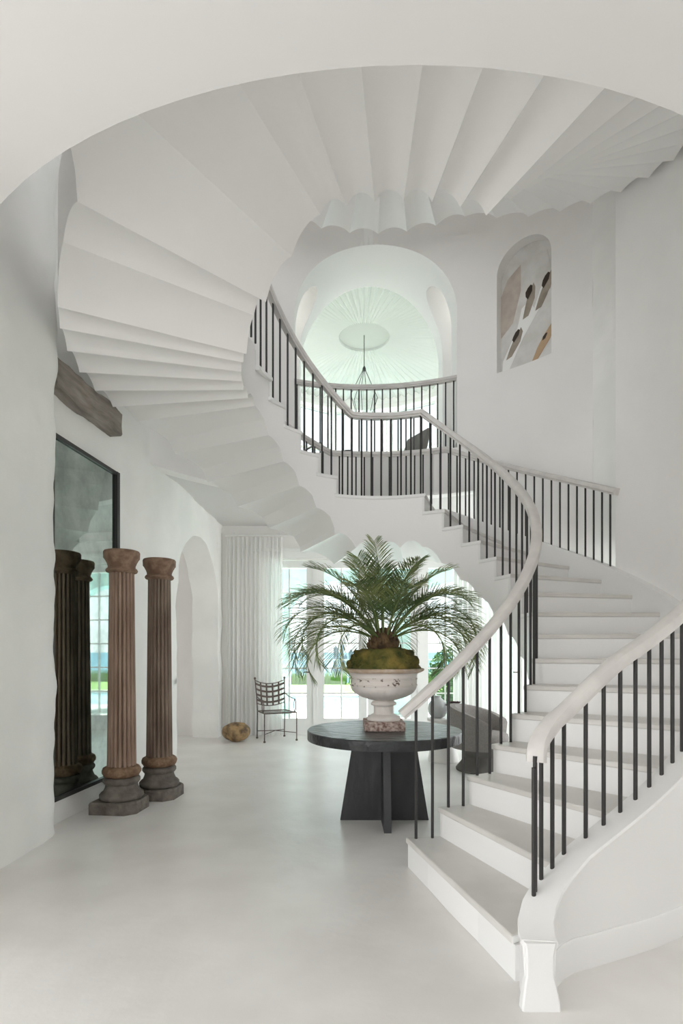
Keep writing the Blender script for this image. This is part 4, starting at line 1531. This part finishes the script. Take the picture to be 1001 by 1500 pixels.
for (a, b, mt, head) in figs:
    ax, ay = a
    bx, by = b
    dx, dy = bx - ax, by - ay
    art_poly('painted_figure', [A(ax, ay), A(ax + 0.10, ay + 0.015), A(ax + 0.55 * dx + 0.09, ay + 0.55 * dy), A(bx, by - 0.02), A(bx - 0.03, by + 0.02), A(ax + 0.6 * dx - 0.05, ay + 0.66 * dy), A(ax + 0.3 * dx - 0.02, ay + 0.4 * dy)], mt, 0.008)
    if head:
        art_poly('painted_head', [A(ax + 0.70 * dx - 0.10, ay + 0.70 * dy), A(ax + 0.64 * dx - 0.05, ay + 0.64 * dy - 0.012), A(ax + 0.80 * dx - 0.01, ay + 0.82 * dy), A(bx - 0.05, by), A(bx - 0.08, by + 0.012), A(bx - 0.13, by - 0.008), A(bx - 0.17, by - 0.04)], 'paint_dark', 0.010)
    else:
        art_poly('painted_head', [A(0.74, 0.19), A(0.79, 0.20), A(0.83, 0.24), A(0.80, 0.245), A(0.75, 0.22)], 'paint_dark', 0.010)

# ------------------------------------------------------------------ loggia and garden
LO0, LO1 = -1.13, 1.12
def larch(u):
    m_, h = (LO0 + LO1) / 2, (LO1 - LO0) / 2
    return 2.15 + 0.75 * math.sqrt(max(0.0, 1 - ((u - m_) / h) ** 2))
L20, L21 = 1.50, 3.75
def larch2(u):
    m_, h = (L20 + L21) / 2, (L21 - L20) / 2
    return 2.15 + 0.75 * math.sqrt(max(0.0, 1 - ((u - m_) / h) ** 2))
L30, L31 = -3.76, -1.51
def larch3(u):
    m_, h = (L30 + L31) / 2, (L31 - L30) / 2
    return 2.15 + 0.75 * math.sqrt(max(0.0, 1 - ((u - m_) / h) ** 2))
us = [-5.2] + [(L30 + L31) / 2 - (L31 - L30) / 2 * math.cos(PI * i / 32) for i in range(33)] + [(LO0 + LO1) / 2 - (LO1 - LO0) / 2 * math.cos(PI * i / 32) for i in range(33)] + [(L20 + L21) / 2 - (L21 - L20) / 2 * math.cos(PI * i / 32) for i in range(33)] + [4.6]
mb = wall_cols(us, lambda u, w, z: (u, 12.2 + 0.35 * w, z), lambda u: (0, ZC), [(LO0, LO1, lambda u: 0.0, larch, True), (L20, L21, lambda u: 0.0, larch2, True), (L30, L31, lambda u: 0.0, larch3, True)])
tag(mb.build('wall_loggia', 'aqua', merge=True), kind='structure')
mb = MB(); mb.box(-12, 14, 9.3, 13.4, -0.12, -0.005)
mb.box(-12, 14, 17.5, 18.3, -0.12, -0.005)
tag(mb.build('floor_terrace', 'terrace'), kind='structure')
mb = MB(); mb.box(-12, 14, 13.4, 17.5, -0.30, -0.06)
o = mb.build('swimming_pool', 'pool'); tag(o, 'pale turquoise swimming pool beyond the glazed doors', 'pool')
mb = MB(); mb.box(-30, 34, 18.3, 24.5, -0.14, -0.01)
o = mb.build('grass_lawn', 'grass'); tag(o, 'strip of green lawn beyond the pool', 'lawn', kind='stuff')
mb = MB()
rnd = random.Random(3)
for i in range(5200):
    x, y = rnd.uniform(-9, 12), rnd.uniform(23.4, 24.4)
    if 0.2 < x < 1.2 and rnd.random() < 0.8:
        continue
    h = rnd.uniform(0.25, 0.62)
    dx, dy = rnd.uniform(-0.10, 0.10), rnd.uniform(-0.08, 0.08)
    mb.add([(x - 0.02, y, -0.01), (x + 0.02, y, -0.01), (x + dx, y + dy, h)], [(0, 1, 2)])
o = mb.build('sea_grass', 'seagrass'); tag(o, 'clump of tall sea grass along the lawn edge', 'grass', kind='stuff')
fn = empty('garden_fence', (0, 24.8, 0))
tag(fn, 'thin white picket fence between lawn and sea', 'fence')
for z in (0.25, 1.0):
    m_ = MB(); m_.box(-8, 10, -0.015, 0.015, z - 0.02, z + 0.02); m_.build('rail', 'white_frame', fn)
src = None
for i in range(90):
    x = -8 + i * 0.2
    if src is None:
        m_ = MB(); m_.box(-0.012, 0.012, -0.036, -0.016, 0.0, 1.05); src = m_.build('picket', 'white_frame', fn); o = src
    else:
        o = src.copy(); COL.objects.link(o); o.parent = fn
    o.location = (x, 0, 0)
mb = MB(); mb.box(-3000, 3000, 25.5, 4200, -3.2, -3.0)
tag(mb.build('ground_sea', 'sea'), kind='structure')
random.seed(5)
for i, (x, y, h) in enumerate([(-0.35, 34, 1.7), (0.25, 36, 1.2), (0.55, 33, 1.5), (0.05, 38, 1.9)]):
    mb = MB()
    mb.lathe([(0.13, -3.4), (0.13, h - 0.12), (0.10, h - 0.1), (0.04, h)], 10)
    o = mb.build('dock_piling', 'piling', smooth=40)
    o.location = (x, y, 0)
    tag(o, ['blue grey dock piling in the sea, leftmost of four', 'blue grey dock piling in the sea, shortest of four', 'blue grey dock piling in the sea, rightmost of four', 'blue grey dock piling in the sea, tallest and farthest of four'][i], 'piling', 'dock pilings in the sea')
# shrub at the right of the loggia
mb = MB()
rnd = random.Random(8)
for i in range(1500):
    d = Vector((rnd.gauss(0, 1), rnd.gauss(0, 1), rnd.gauss(0, 1))).normalized() * (0.4 + 0.6 * rnd.random() ** 0.4)
    p = Vector((2.55 + 0.55 * d.x, 13.0 + 0.28 * d.y, 0.75 + 0.75 * d.z))
    a = Vector((rnd.gauss(0, 1), rnd.gauss(0, 1), rnd.gauss(0, 1))).normalized() * 0.07
    b = Vector((rnd.gauss(0, 1), rnd.gauss(0, 1), rnd.gauss(0, 1))).normalized() * 0.03
    mb.add([p - a, p + b, p + a, p - b], [(0, 1, 2, 3)])
mb.tube([(2.55, 13.0, -0.004), (2.55, 13.0, 0.8)], 0.04, 6)
o = mb.build('garden_shrub', 'leaf_dark'); tag(o, 'leafy green shrub outside the right-hand glazed door', 'shrub')
